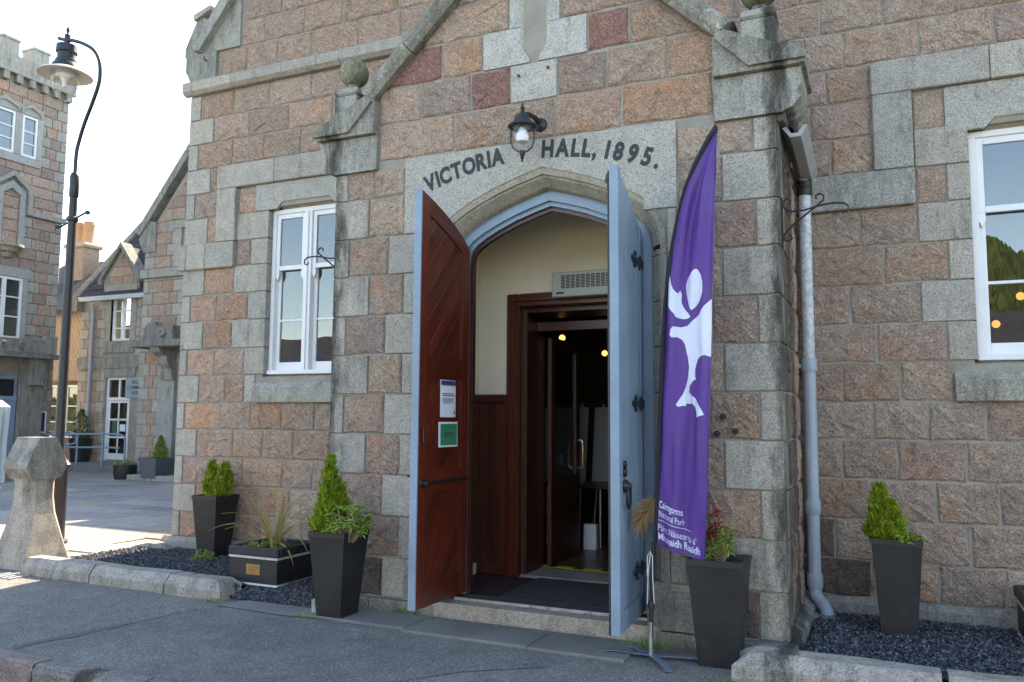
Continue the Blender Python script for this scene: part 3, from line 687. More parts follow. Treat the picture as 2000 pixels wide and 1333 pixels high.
# gable field above the lettered lintel, clipped under the raking copes
def rowG(z0, z1, xs, kinds):
    for k, kd in enumerate(kinds):
        if kd == '-': continue
        po = rect(xs[k], xs[k+1], z0, z1)
        po = clip(po, -PS_, 1, 4.245-PS_*(PL0+.02)+.02); po = clip(po, PS_, 1, 4.245+PS_*(2*PAX-PL0-.02)+.02)
        if len(po) < 3: continue
        if max(p[0] for p in po)-min(p[0] for p in po) < .06: continue
        c_ = {'p': vary(sr.choice(PINK+ORANGE[1:3]), .08), 'r': vary(REDS[0], .06), 'g': vary((.40,.40,.39), .04, .95)}[kd]
        stone(porch, FP, po, c_, kd != 'g', gap=.011 if kd != 'g' else .006)
rowG(4.03,4.39,[-4.34,-3.52,-2.53,-1.92,-1.16],'pppp')
rowG(4.39,4.74,[-4.34,-3.88,-3.35,-2.95,-2.50,-2.05,-1.53,-1.13],'pprgppp')
rowG(4.74,5.09,[-4.3,-3.66,-3.23],'rp'); rowG(4.74,5.09,[-2.22,-1.85,-1.13],'rp')
rowG(5.09,5.42,[-4.0,-2.97],'p'); rowG(5.09,5.42,[-2.47,-1.5,-1.2],'pp')
rowG(5.42,5.77,[-3.8,-3.3,-2.97],'pp'); rowG(5.42,5.77,[-2.47,-1.9,-1.5],'pp'); rowG(5.77,6.1,[-3.2,-2.97],'p'); rowG(5.77,6.1,[-2.47,-2.2],'p')
# small slit window: dressed surrounds with splayed reveal
SX = -2.72
blk("slit_surround", [(-3.22,4.745),(SX-.045,4.745),(SX-.045,4.78),(SX-.13,4.90),(SX-.13,5.085),(-3.22,5.085)], PY-.006, PY+.1, (.41,.41,.40,.95), porch)
blk("slit_surround", [(SX+.045,4.745),(-2.23,4.745),(-2.23,5.085),(SX+.13,5.085),(SX+.13,4.90),(SX+.045,4.78)], PY-.006, PY+.1, (.42,.42,.41,.95), porch)
blk("slit_surround", [(-2.96,5.09),(SX-.13,5.09),(SX-.13,6.0),(-2.96,6.0)], PY-.006, PY+.1, (.38,.38,.37,.9), porch)
blk("slit_surround", [(SX+.13,5.09),(-2.48,5.09),(-2.48,6.0),(SX+.13,6.0)], PY-.006, PY+.1, (.38,.38,.37,.9), porch)
for s_ in (-1, 1):
    m_ = MB(); m_.v = [Vector(p) for p in ((SX+s_*.13,PY-.004,6.0),(SX+s_*.13,PY-.004,4.9),(SX+s_*.018,PY+.085,4.70),(SX+s_*.018,PY+.085,6.0),(SX+s_*.14,PY+.085,4.70),(SX+s_*.14,PY+.085,6.0))]
    for q in ((0,1,2,3),(0,3,5),(1,4,2),(2,4,5,3),(0,5,4,1)): m_.face(q)
    m_.build("slit_splay", DRESS, porch, (.42,.40,.36,.95))
MB().box(SX-.03,SX+.03,PY+.09,PY+.097,4.70,6.0).build("slit_glass", GLASS, porch)
for x_, z_ in ((-2.86,4.63),(-2.58,4.66)): MB().lathe([(.012,0),(.012,.02)], (x_,PY-.012,z_), 8, axis=(Vector((1,0,0)),Vector((0,0,1)),Vector((0,-1,0)))).build("iron_pin", RUST, porch)
# lettered lintel cut by the arch
ao = arch_path(.155, .33); ao = [p for p in ao if p[1] > 3.30]
lp = [(-4.03,3.305),(ao[0][0],3.305)]+ao+[(ao[-1][0],3.305),(-1.465,3.305),(-1.465,4.02),(-4.03,4.02)]
lintel_o = blk("lettered_lintel", lp, PY-.008, PY+.08, (.36,.355,.335,.97), hall)
# letters, cut black into the lintel, each set on the arc
def text_mesh(s_, size, bold=0.0):
    cu = bpy.data.curves.new("lettering", 'FONT'); cu.body = s_; cu.size = size; cu.offset = bold; cu.resolution_u = 4
    to = bpy.data.objects.new("lettering", cu); COL.objects.link(to); bpy.context.view_layer.update()
    me = bpy.data.meshes.new_from_object(to); vs = [v.co.copy() for v in me.vertices]; fs = [tuple(p.vertices) for p in me.polygons]
    bpy.data.objects.remove(to); bpy.data.curves.remove(cu); bpy.data.meshes.remove(me)
    return vs, fs
def text_w(vs): return (min(v.x for v in vs), max(v.x for v in vs)) if vs else (0, 0)
def arc_z(x): return 3.94-.19*((x+2.75)/1.05)**2
def letters(word, x0, x1, h):
    gl = [text_mesh(ch, 1.0, .046) for ch in word]
    caph = .729
    ws = [text_w(g[0]) for g in gl]; tot = sum(b-a for a, b in ws); sq = .80
    gapw = ((x1-x0)-tot*h/caph*sq)/(max(1, len(word)-1)); x = x0
    for ch, (vs, fs), (a, b) in zip(word, gl, ws):
        w_ = (b-a)*h/caph*sq; cx = x+w_/2; cz = arc_z(cx); sl = math.atan((arc_z(cx+.02)-arc_z(cx-.02))/.04)
        m_ = MB(); i0 = 0
        for v in vs:
            px_ = (v.x-(a+b)/2)*h/caph*sq; pz = (v.y-caph/2)*h/caph
            m_.v.append(Vector((cx+px_*math.cos(sl)-pz*math.sin(sl), PY-.0105, cz+px_*math.sin(sl)+pz*math.cos(sl))))
        for f in fs: m_.face(f)
        m_.raw("letter", INKBLK, lintel_o, org=(cx, PY-.0105, cz))
        x += w_+gapw
letters("VICTORIA", -3.82, -3.0, .152); letters("HALL,", -2.64, -2.13, .152); letters("1895.", -2.055, -1.59, .152)
# arch and jamb moulding as lofted stones
PROF = [(.155,-.008),(.155,.0),(.115,.012),(.10,.035),(.085,.04),(.075,.03),(.055,.06),(.02,.10),(.0,.13),(.0,.24)]
def mould(name, sel, col, ga=0, gb=0):
    """loft of PROF along path points chosen by sel(k,z)"""
    base = arch_path(0, .33); m_ = MB()
    rows = []
    pths = [arch_path(o_, .33) for o_, d in PROF]
    for k in sel:
        kk = int(k); f = k-kk; row = []
        for (o_, d), pt in zip(PROF, pths):
            p = Vector(pt[kk]); 
            if f > 0: p = p.lerp(Vector(pt[kk+1]), f)
            row.append(Vector((p.x, PY+d, p.y)))
        row.append(Vector((row[0].x, PY+.24, row[0].z)))
        rows.append(row)
    L_ = len(rows[0])
    for r_ in rows: m_.v += r_
    for a in range(len(rows)-1):
        for b in range(L_): m_.face((a*L_+b, (a+1)*L_+b, (a+1)*L_+(b+1) % L_, a*L_+(b+1) % L_))
    m_.face(range(L_)); m_.face([(len(rows)-1)*L_+b for b in range(L_)])
    return m_.build(name, DRESS, hall, col, smooth=True)
nP = len(arch_path(0))
mould("arch_moulding", [1.25]+list(range(2, nP//2+1)), (.345,.325,.275,.85)); mould("arch_moulding", [nP//2+.012]+list(range(nP//2+1, nP-2))+[nP-2.25], (.345,.325,.275,.85))
zj = [.33,.70,1.07,1.44,1.81,2.18,2.55,2.93]; top_ = 2.98
for a, b in zip(zj, zj[1:]+[2.98]):
    fa, fb = (a+.004-.33)/(top_-.33), (b-.004-.33)/(top_-.33); fb = min(fb, .999)
    c_ = vary((.335,.325,.30), .06, .75)
    mould("jamb_stone", [fa, fb], c_); mould("jamb_stone", [nP-1-fa, nP-1-fb][::-1], c_)
for s_ in (-1, 1):                              # splayed base blocks of the jambs
    x_ = AC+s_*.94
    m_ = MB(); xs = (x_-.02*s_, x_+.36*s_) ; a, b = min(xs), max(xs)
    m_.v = [Vector(p) for p in ((a,PY-.045,-.02),(b,PY-.045,-.02),(b,PY+.24,-.02),(a,PY+.24,-.02),(a,PY-.045,.20),(b,PY-.045,.20),(b,PY+.02,.33),(a,PY+.02,.33),(b,PY+.24,.33),(a,PY+.24,.33))]
    for q in ((0,3,2,1),(0,1,5,4),(4,5,6,7),(7,6,8,9),(1,2,8,6,5),(0,4,7,9,3),(2,3,9,8)): m_.face(q)
    m_.build("jamb_base", DRESS, hall, (.25,.245,.225,.55))
# porch corner plinth
for a, b, y0, y1 in ((PL0-.06,-4.3,PY-.07,PY+.1),(-4.3,-3.62,PY-.07,PY+.1),(-1.66,-1.2,PY-.07,PY+.1),(-1.2,PR0+.07,PY-.085,PY+.1)):
    MB().box(a+.003, b-.003, y0, y1, -.16, -.03, .012).build("plinth_block", DRESS, hall, vary((.24,.235,.22), .08, .5))
for a, b in ((PY+.11,6.95),(6.95,7.6)):
    m_ = MB(); m_.prism([(PR0-.02,-.16),(PR0+.10,-.16),(PR0+.10,.03),(PR0+.03,.08),(PR0-.02,.08)], lambda u, z, a=a: (u, a+.003, z), lambda u, z, b=b: (u, b-.003, z)); m_.build("plinth_block", DRESS, hall, vary((.25,.25,.235), .08, .6))
# side walls of the porch: cores, return stones, inner lining
MB().box(-4.815,-4.0,PY+.26,MY+.011,-.14,4.2).build("porch_side_wall", MORTAR, hall); 
rs = MB().box(-1.38,PR0-.015,PY+.26,MY+.011,-.14,3.9).build("porch_side_wall", MORTAR, hall)
FR_ = (Vector((PR0-.012, PY, 0)), Vector((0,1,0)), Vector((1,0,0)))
for i in range(11):
    z0, z1 = PZ[i], PZ[i+1] if i < 10 else 3.90; q = .24 if i % 2 else .42
    stone(rs, FR_, rect(.0, q, z0, z1), vary(sr.choice(GREYS), .05, .6), False, gap=.006, name="dressed_stone")
    if i % 2: stone(rs, FR_, rect(q, .82, z0, z1), vary(sr.choice(MAUVE), .08)); stone(rs, FR_, rect(.82, 1.29, z0, z1), vary(sr.choice(PINK), .08))
    else: stone(rs, FR_, rect(q, 1.0, z0, z1), vary(sr.choice(PINK), .08)); stone(rs, FR_, rect(1.0, 1.29, z0, z1), vary(sr.choice(MAUVE), .08))
MB().box(PR0-.05,PR0+.06,PY+.02,MY,3.90,4.0,.01).build("eaves_course", DRESS, hall, (.33,.32,.30,.6))
# raking copes, kneelers, pedestals and balls
cz0 = 4.245
def rake(x): return cz0+PS_*(x-PL0-.02)
def mir(pts, s_): return pts if s_ > 0 else [(2*PAX-u, z) for u, z in reversed(pts)]
CGREY = (.27,.265,.235,.30)
for s_ in (1, -1):
    xa = -4.40
    segs = [(xa,-3.95),(-3.95,-3.35),(-3.35,-2.745)]
    for a, b in segs:
        pr2 = []
        m_ = MB(); n_ = Vector((-PS_, 1)).normalized(); d_ = Vector((1, PS_)).normalized()
        # rounded roll-top section swept along the rake
        sec = [(-.02,.25),(-.02,-.09),(.03,-.125),(.10,-.125),(.15,-.08),(.165,-.02),(.165,.25)]
        A0 = Vector((a+.003, rake(a+.003))); B0 = Vector((b-.003, rake(b-.003)))
        for q in (A0, B0):
            for t_, dy in sec:
                pt = q+n_*t_
                m_.v.append(Vector((pt.x if s_ > 0 else 2*PAX-pt.x, PY+dy, pt.y)))
        L_ = len(sec)
        for k in range(L_): m_.face((k, (k+1) % L_, L_+(k+1) % L_, L_+k))
        m_.face(range(L_)); m_.face(range(L_, 2*L_)); m_.build("gable_cope", DRESS, hall, vary(CGREY, .1, .25))
    # skew block at the foot (sloping top), corbel below, moulded end
    blk("skew_block", mir([(-4.345,4.30),(-4.345,4.62),(-4.40,4.66),(-4.52,4.53),(-4.60,4.47),(-4.93,4.47),(-5.03,4.38),(-5.03,4.31),(-4.98,4.30)], s_), PY-.09, PY+.6, (.29,.285,.26,.35), hall)
    blk("corbel_stone", mir([(-4.34,3.955),(-4.34,4.295),(-5.0,4.295),(-5.0,4.17),(-4.97,4.12),(-4.99,4.06),(-4.93,3.99),(-4.85,3.955)], s_), PY-.035, PY+.5, (.31,.31,.295,.35), hall)
    blk("skew_chamfer", mir([(-4.36,4.60),(-4.42,4.665),(-4.99,4.40),(-5.04,4.385),(-5.04,4.33),(-4.62,4.33)], s_), PY-.125, PY-.088, (.28,.275,.25,.3), hall)
    px_ = -4.69 if s_ > 0 else 2*PAX+4.69
    MB().box(px_-.13,px_+.13,PY-.08,PY+.20,4.44,4.72,.012).build("pedestal", DRESS, hall, (.30,.30,.28,.5))
    MB().box(px_-.135,px_+.135,PY-.085,PY+.205,4.725,4.80,.02).build("pedestal_cap", DRESS, hall, (.31,.305,.28,.5))
    MB().lathe([(.11,0),(.07,.02),(.055,.05),(.06,.07)], (px_,PY+.06,4.80), 16).build("pedestal_neck", DRESS, hall, (.27,.27,.24,.4), smooth=True)
    prof = [(.145*math.sin(math.pi*k/14), .145-.145*math.cos(math.pi*k/14)) for k in range(15)]
    MB().lathe(prof, (px_,PY+.06,4.855), 24).build("ball_finial", DRESS, hall, (.24,.23,.17,.25), smooth=True)
    MB().box(px_-.28 if s_ > 0 else px_-.02, px_+.02 if s_ > 0 else px_+.28, PY+.22,PY+.5,4.44,4.62,.01).build("kneeler_back", DRESS, hall, (.27,.27,.25,.3))
    # slate roof slope of the porch
    m_ = MB(); e = PL0-.08
    m_.prism([(e,rake(e)-.25),(PAX,PAZ-.28),(PAX,PAZ-.16),(e,rake(e)-.13)], lambda u, z: (u if s_ > 0 else 2*PAX-u, PY+.25, z), lambda u, z: (u if s_ > 0 else 2*PAX-u, MY+.01, z)); m_.build("porch_roof_slope", SLATE, hall)
# vestibule lining
MB().box(-4.0,-3.88,PY+.26,MY-.02,-.02,3.9).build("vestibule_wall", CREAM, hall); MB().box(-1.42,-1.38,PY+.26,MY-.02,-.02,3.9).build("vestibule_wall", CREAM, hall)
wallpoly("vestibule_wall", [(-3.88,.0),(IDX0-.005,.0),(IDX0-.005,IDZ+.005),(IDX1+.005,IDZ+.005),(IDX1+.005,.0),(-1.42,.0),(-1.42,3.9),(-3.88,3.9)], [], MY-.02, MY+.008, CREAM, hall)
MB().box(-4.0,-1.38,PY+.26,MY,3.9,3.95).build("vestibule_ceiling", CREAM, hall)
MB().box(-4.0,-1.38,PY+.22,MY+.56,-.14,-.005).build("vestibule_floor", MAT_RED, hall)
tag(MB().box(-3.2,-1.8,6.75,MY+.4,-.004,.008,.003).build("doormat", MAT_GREY), "dark grey ribbed doormat on the vestibule floor", "doormat")
wn = MB()
def wains(x0, x1, y, step=.105):
    n_ = int((x1-x0)/step)
    for k in range(n_):
        a = x0+(x1-x0)*k/n_; b = x0+(x1-x0)*(k+1)/n_; MB().box(a+.002, b-.002, y-.022, y, .12, 1.75, .006).build("wainscot_board", WOODD, hall)
    MB().box(x0, x1, y-.045, y, 1.75, 1.84, .012).build("dado_rail", WOODD, hall); MB().box(x0, x1, y-.035, y, .0, .12, .01).build("skirting", WOODD, hall)
wains(-3.875, -3.55, MY-.021)
for k in range(10):
    a = PY+.30+k*.094; MB().box(-3.879,-3.858,a+.002,a+.092,.12,1.75,.006).build("wainscot_board", WOODD, hall)
MB().box(-3.879,-3.835,PY+.28,MY-.07,1.75,1.84,.01).build("dado_rail", WOODD, hall)
# inner door case
c_ = MB(); c_.box(IDX0-.14,IDX0-.0,MY-.065,MY+.05,0,IDZ+.14,.012); c_.box(IDX0,IDX1+.1,MY-.065,MY+.05,IDZ,IDZ+.14,.012)
c_.box(IDX0-.11,IDX0-.06,MY-.085,MY-.06,0,IDZ+.10,.008); c_.box(IDX0-.06,IDX1,MY-.085,MY-.06,IDZ+.05,IDZ+.10,.008)
c_.build("inner_door_case", WOOD, hall)
c_ = MB(); c_.box(IDX0,IDX0+.05,MY+.05,MY+.55,.02,IDZ,.004); c_.box(IDX1-.05,IDX1,MY+.05,MY+.55,.02,IDZ,.004); c_.box(IDX0+.05,IDX1-.05,MY+.05,MY+.55,IDZ-.05,IDZ,.004); c_.box(IDX0+.05,IDX1-.05,MY+.30,MY+.36,2.52,2.62,.006)
c_.build("inner_door_lining", WOODD, hall)
# inner glazed door standing open into the hall
idr = MB(); ix = IDX0+.075
idr.box(ix,ix+.05,MY+.55,MY+1.45,.03,.95,.004); idr.box(ix,ix+.05,MY+.55,MY+.67,.95,2.48,.004); idr.box(ix,ix+.05,MY+1.33,MY+1.45,.95,2.48,.004); idr.box(ix,ix+.05,MY+.67,MY+1.33,2.36,2.48,.004)
ido = idr.build("inner_door", WOODD, hall); MB().box(ix+.02,ix+.026,MY+.67,MY+1.33,.95,2.36).build("pane", GLASS, ido)
MB().tube([(ix+.05,MY+1.38,1.02),(ix+.10,MY+1.38,1.02),(ix+.11,MY+1.38,1.06),(ix+.11,MY+1.38,1.30),(ix+.10,MY+1.38,1.34),(ix+.05,MY+1.38,1.34)], .012, 8).build("pull_handle", BRASS, ido, smooth=True)
MB().box(ix+.05,ix+.053,MY+.80,MY+.90,1.08,1.20).build("door_sticker", plain("blue_sticker",(.03,.16,.2),.4,4,.05), ido)
MB().box(-3.40,-1.55,MY+.45,MY+.56,.031,.036).build("hazard_tape", YELLOW, hall)
for k in range(6): MB().box(-3.3+k*.3,-3.2+k*.3,MY+.45,MY+.56,.0365,.039).build("hazard_stripe", INKBLK, hall)

# ------------------------------------------------------------------ timber arch frame and door leaves
def band(off0, off1, y0, y1, zb):
    a = arch_path(off0, zb); b = arch_path(off1, zb); m_ = MB(); n_ = len(a)
    for p, q in zip(a, b): m_.v += [Vector((p[0],y0,p[1])), Vector((q[0],y0,q[1])), Vector((q[0],y1,q[1])), Vector((p[0],y1,p[1]))]
    for k in range(n_-1):
        for j in range(4): m_.face((k*4+j, k*4+(j+1) % 4, (k+1)*4+(j+1) % 4, (k+1)*4+j))
    m_.face((0,1,2,3)); m_.face(((n_-1)*4+3,(n_-1)*4+2,(n_-1)*4+1,(n_-1)*4)); return m_
band(-.085, .0, PY+.18, PY+.26, .03).build("door_frame", BLUE, hall)
band(-.125, -.05, PY+.215, PY+.245, .03).build("door_stop", BLUE, hall)
band(-.16, -.085, PY+.25, PY+.30, .03).build("inner_arch_trim", WOODD, hall)
m_ = MB(); ap = arch_path(-.15, 3.0); 
pts = [p for p in ap if p[1] >= 3.0]
m_.prism([(-3.96,3.0),(-3.96,3.88),(-1.42,3.88),(-1.42,3.0)]+pts[::-1], lambda u, z: (u, PY+.262, z), lambda u, z: (u, PY+.275, z)); m_.build("arch_inner_plaster", CREAM, hall)

LW = .83
def leaf_top(t_):   # t 0 hinge .. 1 free edge: height of the leaf top along its width
    x = .94-.085-t_*LW*1.03; x = max(0, x)
    A_ = ARCH
    for k in range(len(A_)-1):
        if A_[k][0] >= x >= A_[k+1][0]:
            f = (A_[k][0]-x)/max(1e-6, A_[k][0]-A_[k+1][0]); return A_[k][1]+(A_[k+1][1]-A_[k][1])*f-.115
    return 3.50
def make_leaf(hx, hy, ang, side, label):
    """side=+1: left leaf. local frame: U along the leaf from the hinge, Nn = towards the inner (brown) face"""
    a = R(ang); U_ = Vector((side*math.cos(a), -math.sin(a), 0)); Nn = Vector((side*math.sin(a), math.cos(a), 0))
    O_ = Vector((hx, hy, 0)); Pt = lambda u, z, d: O_+U_*u+Vector((0,0,z))+Nn*d*.74
    zb = .06
    us = [LW*k/12 for k in range(13)]
    out = [(0, zb), (LW, zb)]+[(u, leaf_top(u/LW)) for u in reversed(us)]
    core = MB(); core.prism(out, lambda u, z: Pt(u, z, .022), lambda u, z: Pt(u, z, -.022))
    lo = core.build("door_leaf", BLUE, hall); lo["label"] = label
    # outer vertical boards
    nb = 5
    for k in range(nb):
        u0, u1 = .10+(LW-.2)*k/nb+.003, .10+(LW-.2)*(k+1)/nb-.003
        MBo = MB(); MBo.prism([(u0, zb+.16), (u1, zb+.16), (u1, leaf_top(u1/LW)-.13), (u0, leaf_top(u0/LW)-.13)], lambda u, z: Pt(u, z, -.0225), lambda u, z: Pt(u, z, -.031)); MBo.build("outer_board", BLUE, lo)
    fr = MB(); fr.prism([(0, zb), (LW, zb), (LW, zb+.15), (0, zb+.15)], lambda u, z: Pt(u, z, -.0225), lambda u, z: Pt(u, z, -.040)); fr.build("outer_rail", BLUE, lo)
    for u0, u1 in ((0,.09),(LW-.09,LW)):
        q = MB(); q.prism([(u0, zb+.152), (u1, zb+.152), (u1, leaf_top(u1/LW)), (u0, leaf_top(u0/LW))], lambda u, z: Pt(u, z, -.0225), lambda u, z: Pt(u, z, -.040)); q.build("outer_stile", BLUE, lo)
    # inner face: stiles, rails, panels of diagonal boards
    st = .125; fd = (.0225, .048)
    def piece(name, pts, d0, d1, mat): q = MB(); q.prism(pts, lambda u, z: Pt(u, z, d1), lambda u, z: Pt(u, z, d0)); return q.build(name, mat, lo)
    for u0, u1 in ((.003, st), (LW-st, LW-.012)):
        piece("stile", [(u0, zb), (u1, zb), (u1, leaf_top(u1/LW)), ((u0+u1)/2, leaf_top((u0+u1)/2/LW)), (u0, leaf_top(u0/LW))], *fd, WOOD)
    rails = [(zb, .25), (.98, 1.15), (1.93, 2.10)]
    for z0, z1 in rails: piece("rail", [(st, z0), (LW-st, z0), (LW-st, z1), (st, z1)], .0225, .047, WOOD)
    tp = [(u, leaf_top(u/LW)) for u in [st+(LW-2*st)*k/8 for k in range(9)]]
    piece("top_rail", [(p[0], p[1]-.15) for p in tp]+tp[::-1], .0225, .047, WOOD)
    pans = [(.25,.98),(1.15,1.93),(2.10,None)]
    for z0, z1 in pans:
        base_ = rect(st, LW-st, z0, z1) if z1 else [(st, z0), (LW-st, z0)]+[(p[0], p[1]-.15) for p in reversed(tp)]
        s45 = 1.15; wv = .078*math.hypot(1, s45)
        cmin = min(p[1]+s45*p[0] for p in base_); cmax = max(p[1]+s45*p[0] for p in base_)
        k = 0; c0 = cmin
        while c0 < cmax:
            po = clip(base_, s45, 1, c0+wv-.013); po = clip(po, -s45, -1, -(c0))
            if len(po) >= 3: piece("diagonal_board", po, .0225, .031+.002*(k % 2), WOOD)
            c0 += wv; k += 1
        # raised moulding round the panel
        zz = z1 if z1 else None
        for u0, u1 in ((st, st+.022), (LW-st-.022, LW-st)):
            t0 = z1 if z1 else leaf_top(u0/LW)-.15; t1 = z1 if z1 else leaf_top(u1/LW)-.15
            piece("panel_moulding", [(u0, z0), (u1, z0), (u1, t1), (u0, t0)], .0225, .041, WOOD)
        piece("panel_moulding", [(st+.022, z0), (LW-st-.022, z0), (LW-st-.022, z0+.022), (st+.022, z0+.022)], .0225, .041, WOOD)
    piece("edge_strip", [(LW-.011, zb), (LW+.003, zb), (LW+.003, leaf_top(1)), (LW-.011, leaf_top(1))], -.041, .0495, BLUE)
    # iron strap hinges on the outer face
    for z in (.42, 1.72, 2.88):
        h = MB(); Pz = lambda u, z_: Pt(u, z_, -.052)
        h.prism([(0,z-.03),(.30,z-.018),(.30,z+.018),(0,z+.03)], lambda u, q: Pt(u, q, -.0405), lambda u, q: Pt(u, q, -.050))
        for cu_, cz_, r_ in ((.33,0,.035),(.29,.045,.025),(.29,-.045,.025),(.38,0,.022),(.12,.04,.022),(.12,-.04,.022),(.06,0,.035)):
            h.lathe([(r_,0),(r_*.9,.012),(.0,.016)], Pt(cu_, z+cz_, -.0405), 8, axis=(U_, Vector((0,0,1)), -Nn))
        h.build("strap_hinge", BLACK, lo)
    # ring handle with backplate
    h = MB(); uh, zh = LW-.16, 1.10
    h.lathe([(.035,0),(.03,.014),(.0,.02)], Pt(uh, zh+.10, -.040), 10, axis=(U_, Vector((0,0,1)), -Nn)); h.lathe([(.03,0),(.025,.014),(0,.02)], Pt(uh, zh+.16, -.040), 8, axis=(U_, Vector((0,0,1)), -Nn)); h.lathe([(.05,0),(.045,.02),(.02,.05),(0,.055)], Pt(uh, zh, -.040), 12, axis=(U_, Vector((0,0,1)), -Nn))
    h.tube([Pt(uh+.055*math.sin(t_), zh-.075+.085*math.cos(t_), -.082) for t_ in [2*math.pi*k/20 for k in range(20)]], .011, 6, closed=True)
    h.build("ring_handle", BLACK, lo)
    return lo, Pt
leafL, PtL = make_leaf(-3.46, 6.575, 92, 1, "left door leaf, red-brown diagonal boarding turned to the street")
leafR, PtR = make_leaf(-1.83, 6.575, 93, -1, "right door leaf, pale blue outer face with black strap hinges")
# bolts: drop bar across the left leaf, long rod down the right leaf
b_ = MB(); b_.tube([PtL(LW-.06,1.06,.066), PtL(.02,1.06,.066)], .013, 8)
b_.lathe([(.04,0),(.036,.02),(.018,.03),(.018,.06),(.03,.07),(0,.09)], PtL(LW-.07,1.06,.048), 12, axis=(Vector((0,1,0)),Vector((0,0,1)),(PtL(0,0,1)-PtL(0,0,0)))); b_.build("draw_bar", BLACK, leafL)
b_ = MB(); b_.tube([PtL(LW-.05,1.38,.05),PtL(LW-.05,1.39,.08),PtL(LW-.05,1.50,.08),PtL(LW-.05,1.51,.05)], .009, 6); b_.build("pull_handle", BLACK, leafL)
b_ = MB(); b_.tube([PtR(LW-.03,.05,.068), PtR(LW-.03,2.6,.068), PtR(LW-.03,3.38,.068)], .011, 8); b_.lathe([(.02,0),(.03,.03),(.02,.07),(0,.10)], PtR(LW-.03,3.37,.068), 8)
for z_ in (.12, 1.0, 2.32, 3.36): 
    q0, q1 = PtR(LW-.05,z_,.049), PtR(LW-.01,z_,.078); b_.box(min(q0.x,q1.x),max(q0.x,q1.x),min(q0.y,q1.y),max(q0.y,q1.y),z_-.03,z_+.03,.004)
b_.build("espagnolette_bolt", plain("dark_iron_bolt",(.045,.035,.03),.5,12,.4), leafR)
# notices pinned on the left leaf
def sheet_on(Pt, u0, u1, z0, z1, d, name, mat, label, cat, bow=.006):
    m_ = MB(); n_ = 6
    for k in range(n_+1):
        t_ = k/n_; u = u0+(u1-u0)*t_; dd = d+bow*math.sin(t_*math.pi)
        m_.v += [Pt(u, z0, dd+.004), Pt(u, z1, dd)]
    for k in range(n_): m_.face((2*k, 2*k+2, 2*k+3, 2*k+1))
    o_ = m_.raw(name, mat, None, org=Pt((u0+u1)/2, z0, d)); return tag(o_, label, cat)
nt1 = sheet_on(PtL, .24, .50, 1.60, 1.92, .052, "notice_sheet", PAPER, "white printed notice with purple heading on the red-brown door", "notice")
for z0, z1, u0, u1, mt in ((1.875,1.915,.245,.495,PURPLE_P),(1.80,1.806,.28,.47,INK),(1.785,1.791,.27,.47,INK),(1.76,1.763,.28,.47,INK),(1.75,1.753,.27,.47,INK),(1.74,1.743,.30,.47,INK),(1.73,1.733,.28,.47,INK),(1.72,1.723,.34,.47,INK),(1.63,1.65,.26,.285,INK)):
    m_ = MB(); m_.quad(PtL(u0,z0,.067),PtL(u1,z0,.067),PtL(u1,z1,.0655),PtL(u0,z1,.0655)); m_.raw("print", mt, nt1, org=PtL(u0,z0,.06))
nt2 = sheet_on(PtL, .20, .52, 1.345, 1.56, .052, "entry_sign", PAPER, "green ENTRY sheet with white border on the red-brown door", "sign")
m_ = MB(); m_.quad(PtL(.225,1.362,.067),PtL(.495,1.362,.067),PtL(.495,1.543,.0655),PtL(.225,1.543,.0655)); m_.raw("print", GREEN_P, nt2, org=PtL(.2,1.36,.06))
vs, fs = text_mesh("ENTRY", .052, .001); a_, b2 = text_w(vs); m_ = MB()
for v in vs: m_.v.append(PtL(.36-(v.x-(a_+b2)/2), 1.435+v.y, .0695))
for f in fs: m_.face(f)
m_.raw("lettering", INK, nt2, org=PtL(.36,1.43,.06))
# step, threshold
MB().box(-3.66,-1.62,PY-.06,PY+.20,-.17,-.002,.015).build("door_step", DRESS, hall, (.34,.31,.27,.7))
MB().box(-3.5,-1.76,PY+.10,PY+.27,-.0015,.022,.004).build("threshold", MARBLEDARK, hall); MB().box(-3.5,-1.76,PY+.085,PY+.105,.0,.027,.003).build("threshold_strip", STEEL, hall)
MB().tube([PtL(LW,1.12,-.05)+Vector((-.02,.0,0)), (-3.66,PY-.03,1.13), (-3.68,PY+.02,1.12)], .010, 6).build("door_hook", RUST, hall)
# heater over the inner door
ht = thing("wall_heater", (-2.3, MY-.03, 2.8), "cream metal wall heater with louvred grille above the inner doorway", "heater")
hx0, hx1, hz0, hz1 = -2.985, -1.60, 2.80, 3.05
MB().box(hx0,hx1,MY-.20,MY-.021,hz0,hz1,.008).build("casing", HEATER, ht)
for gx in (hx0+.10, hx0+.78):
    for k in range(10 if gx < hx0+.5 else 9):
        a = gx+k*.052; m_ = MB()
        for j in range(9): m_.box(a,a+.042,MY-.2035,MY-.199,hz0+.085+j*.0150,hz0+.094+j*.0150)
        m_.build("louvre", INKBLK, ht)
MB().box(hx0+.05,hx0+.13,MY-.2035,MY-.1995,hz0+.03,hz0+.048).build("badge", INKBLK, ht)
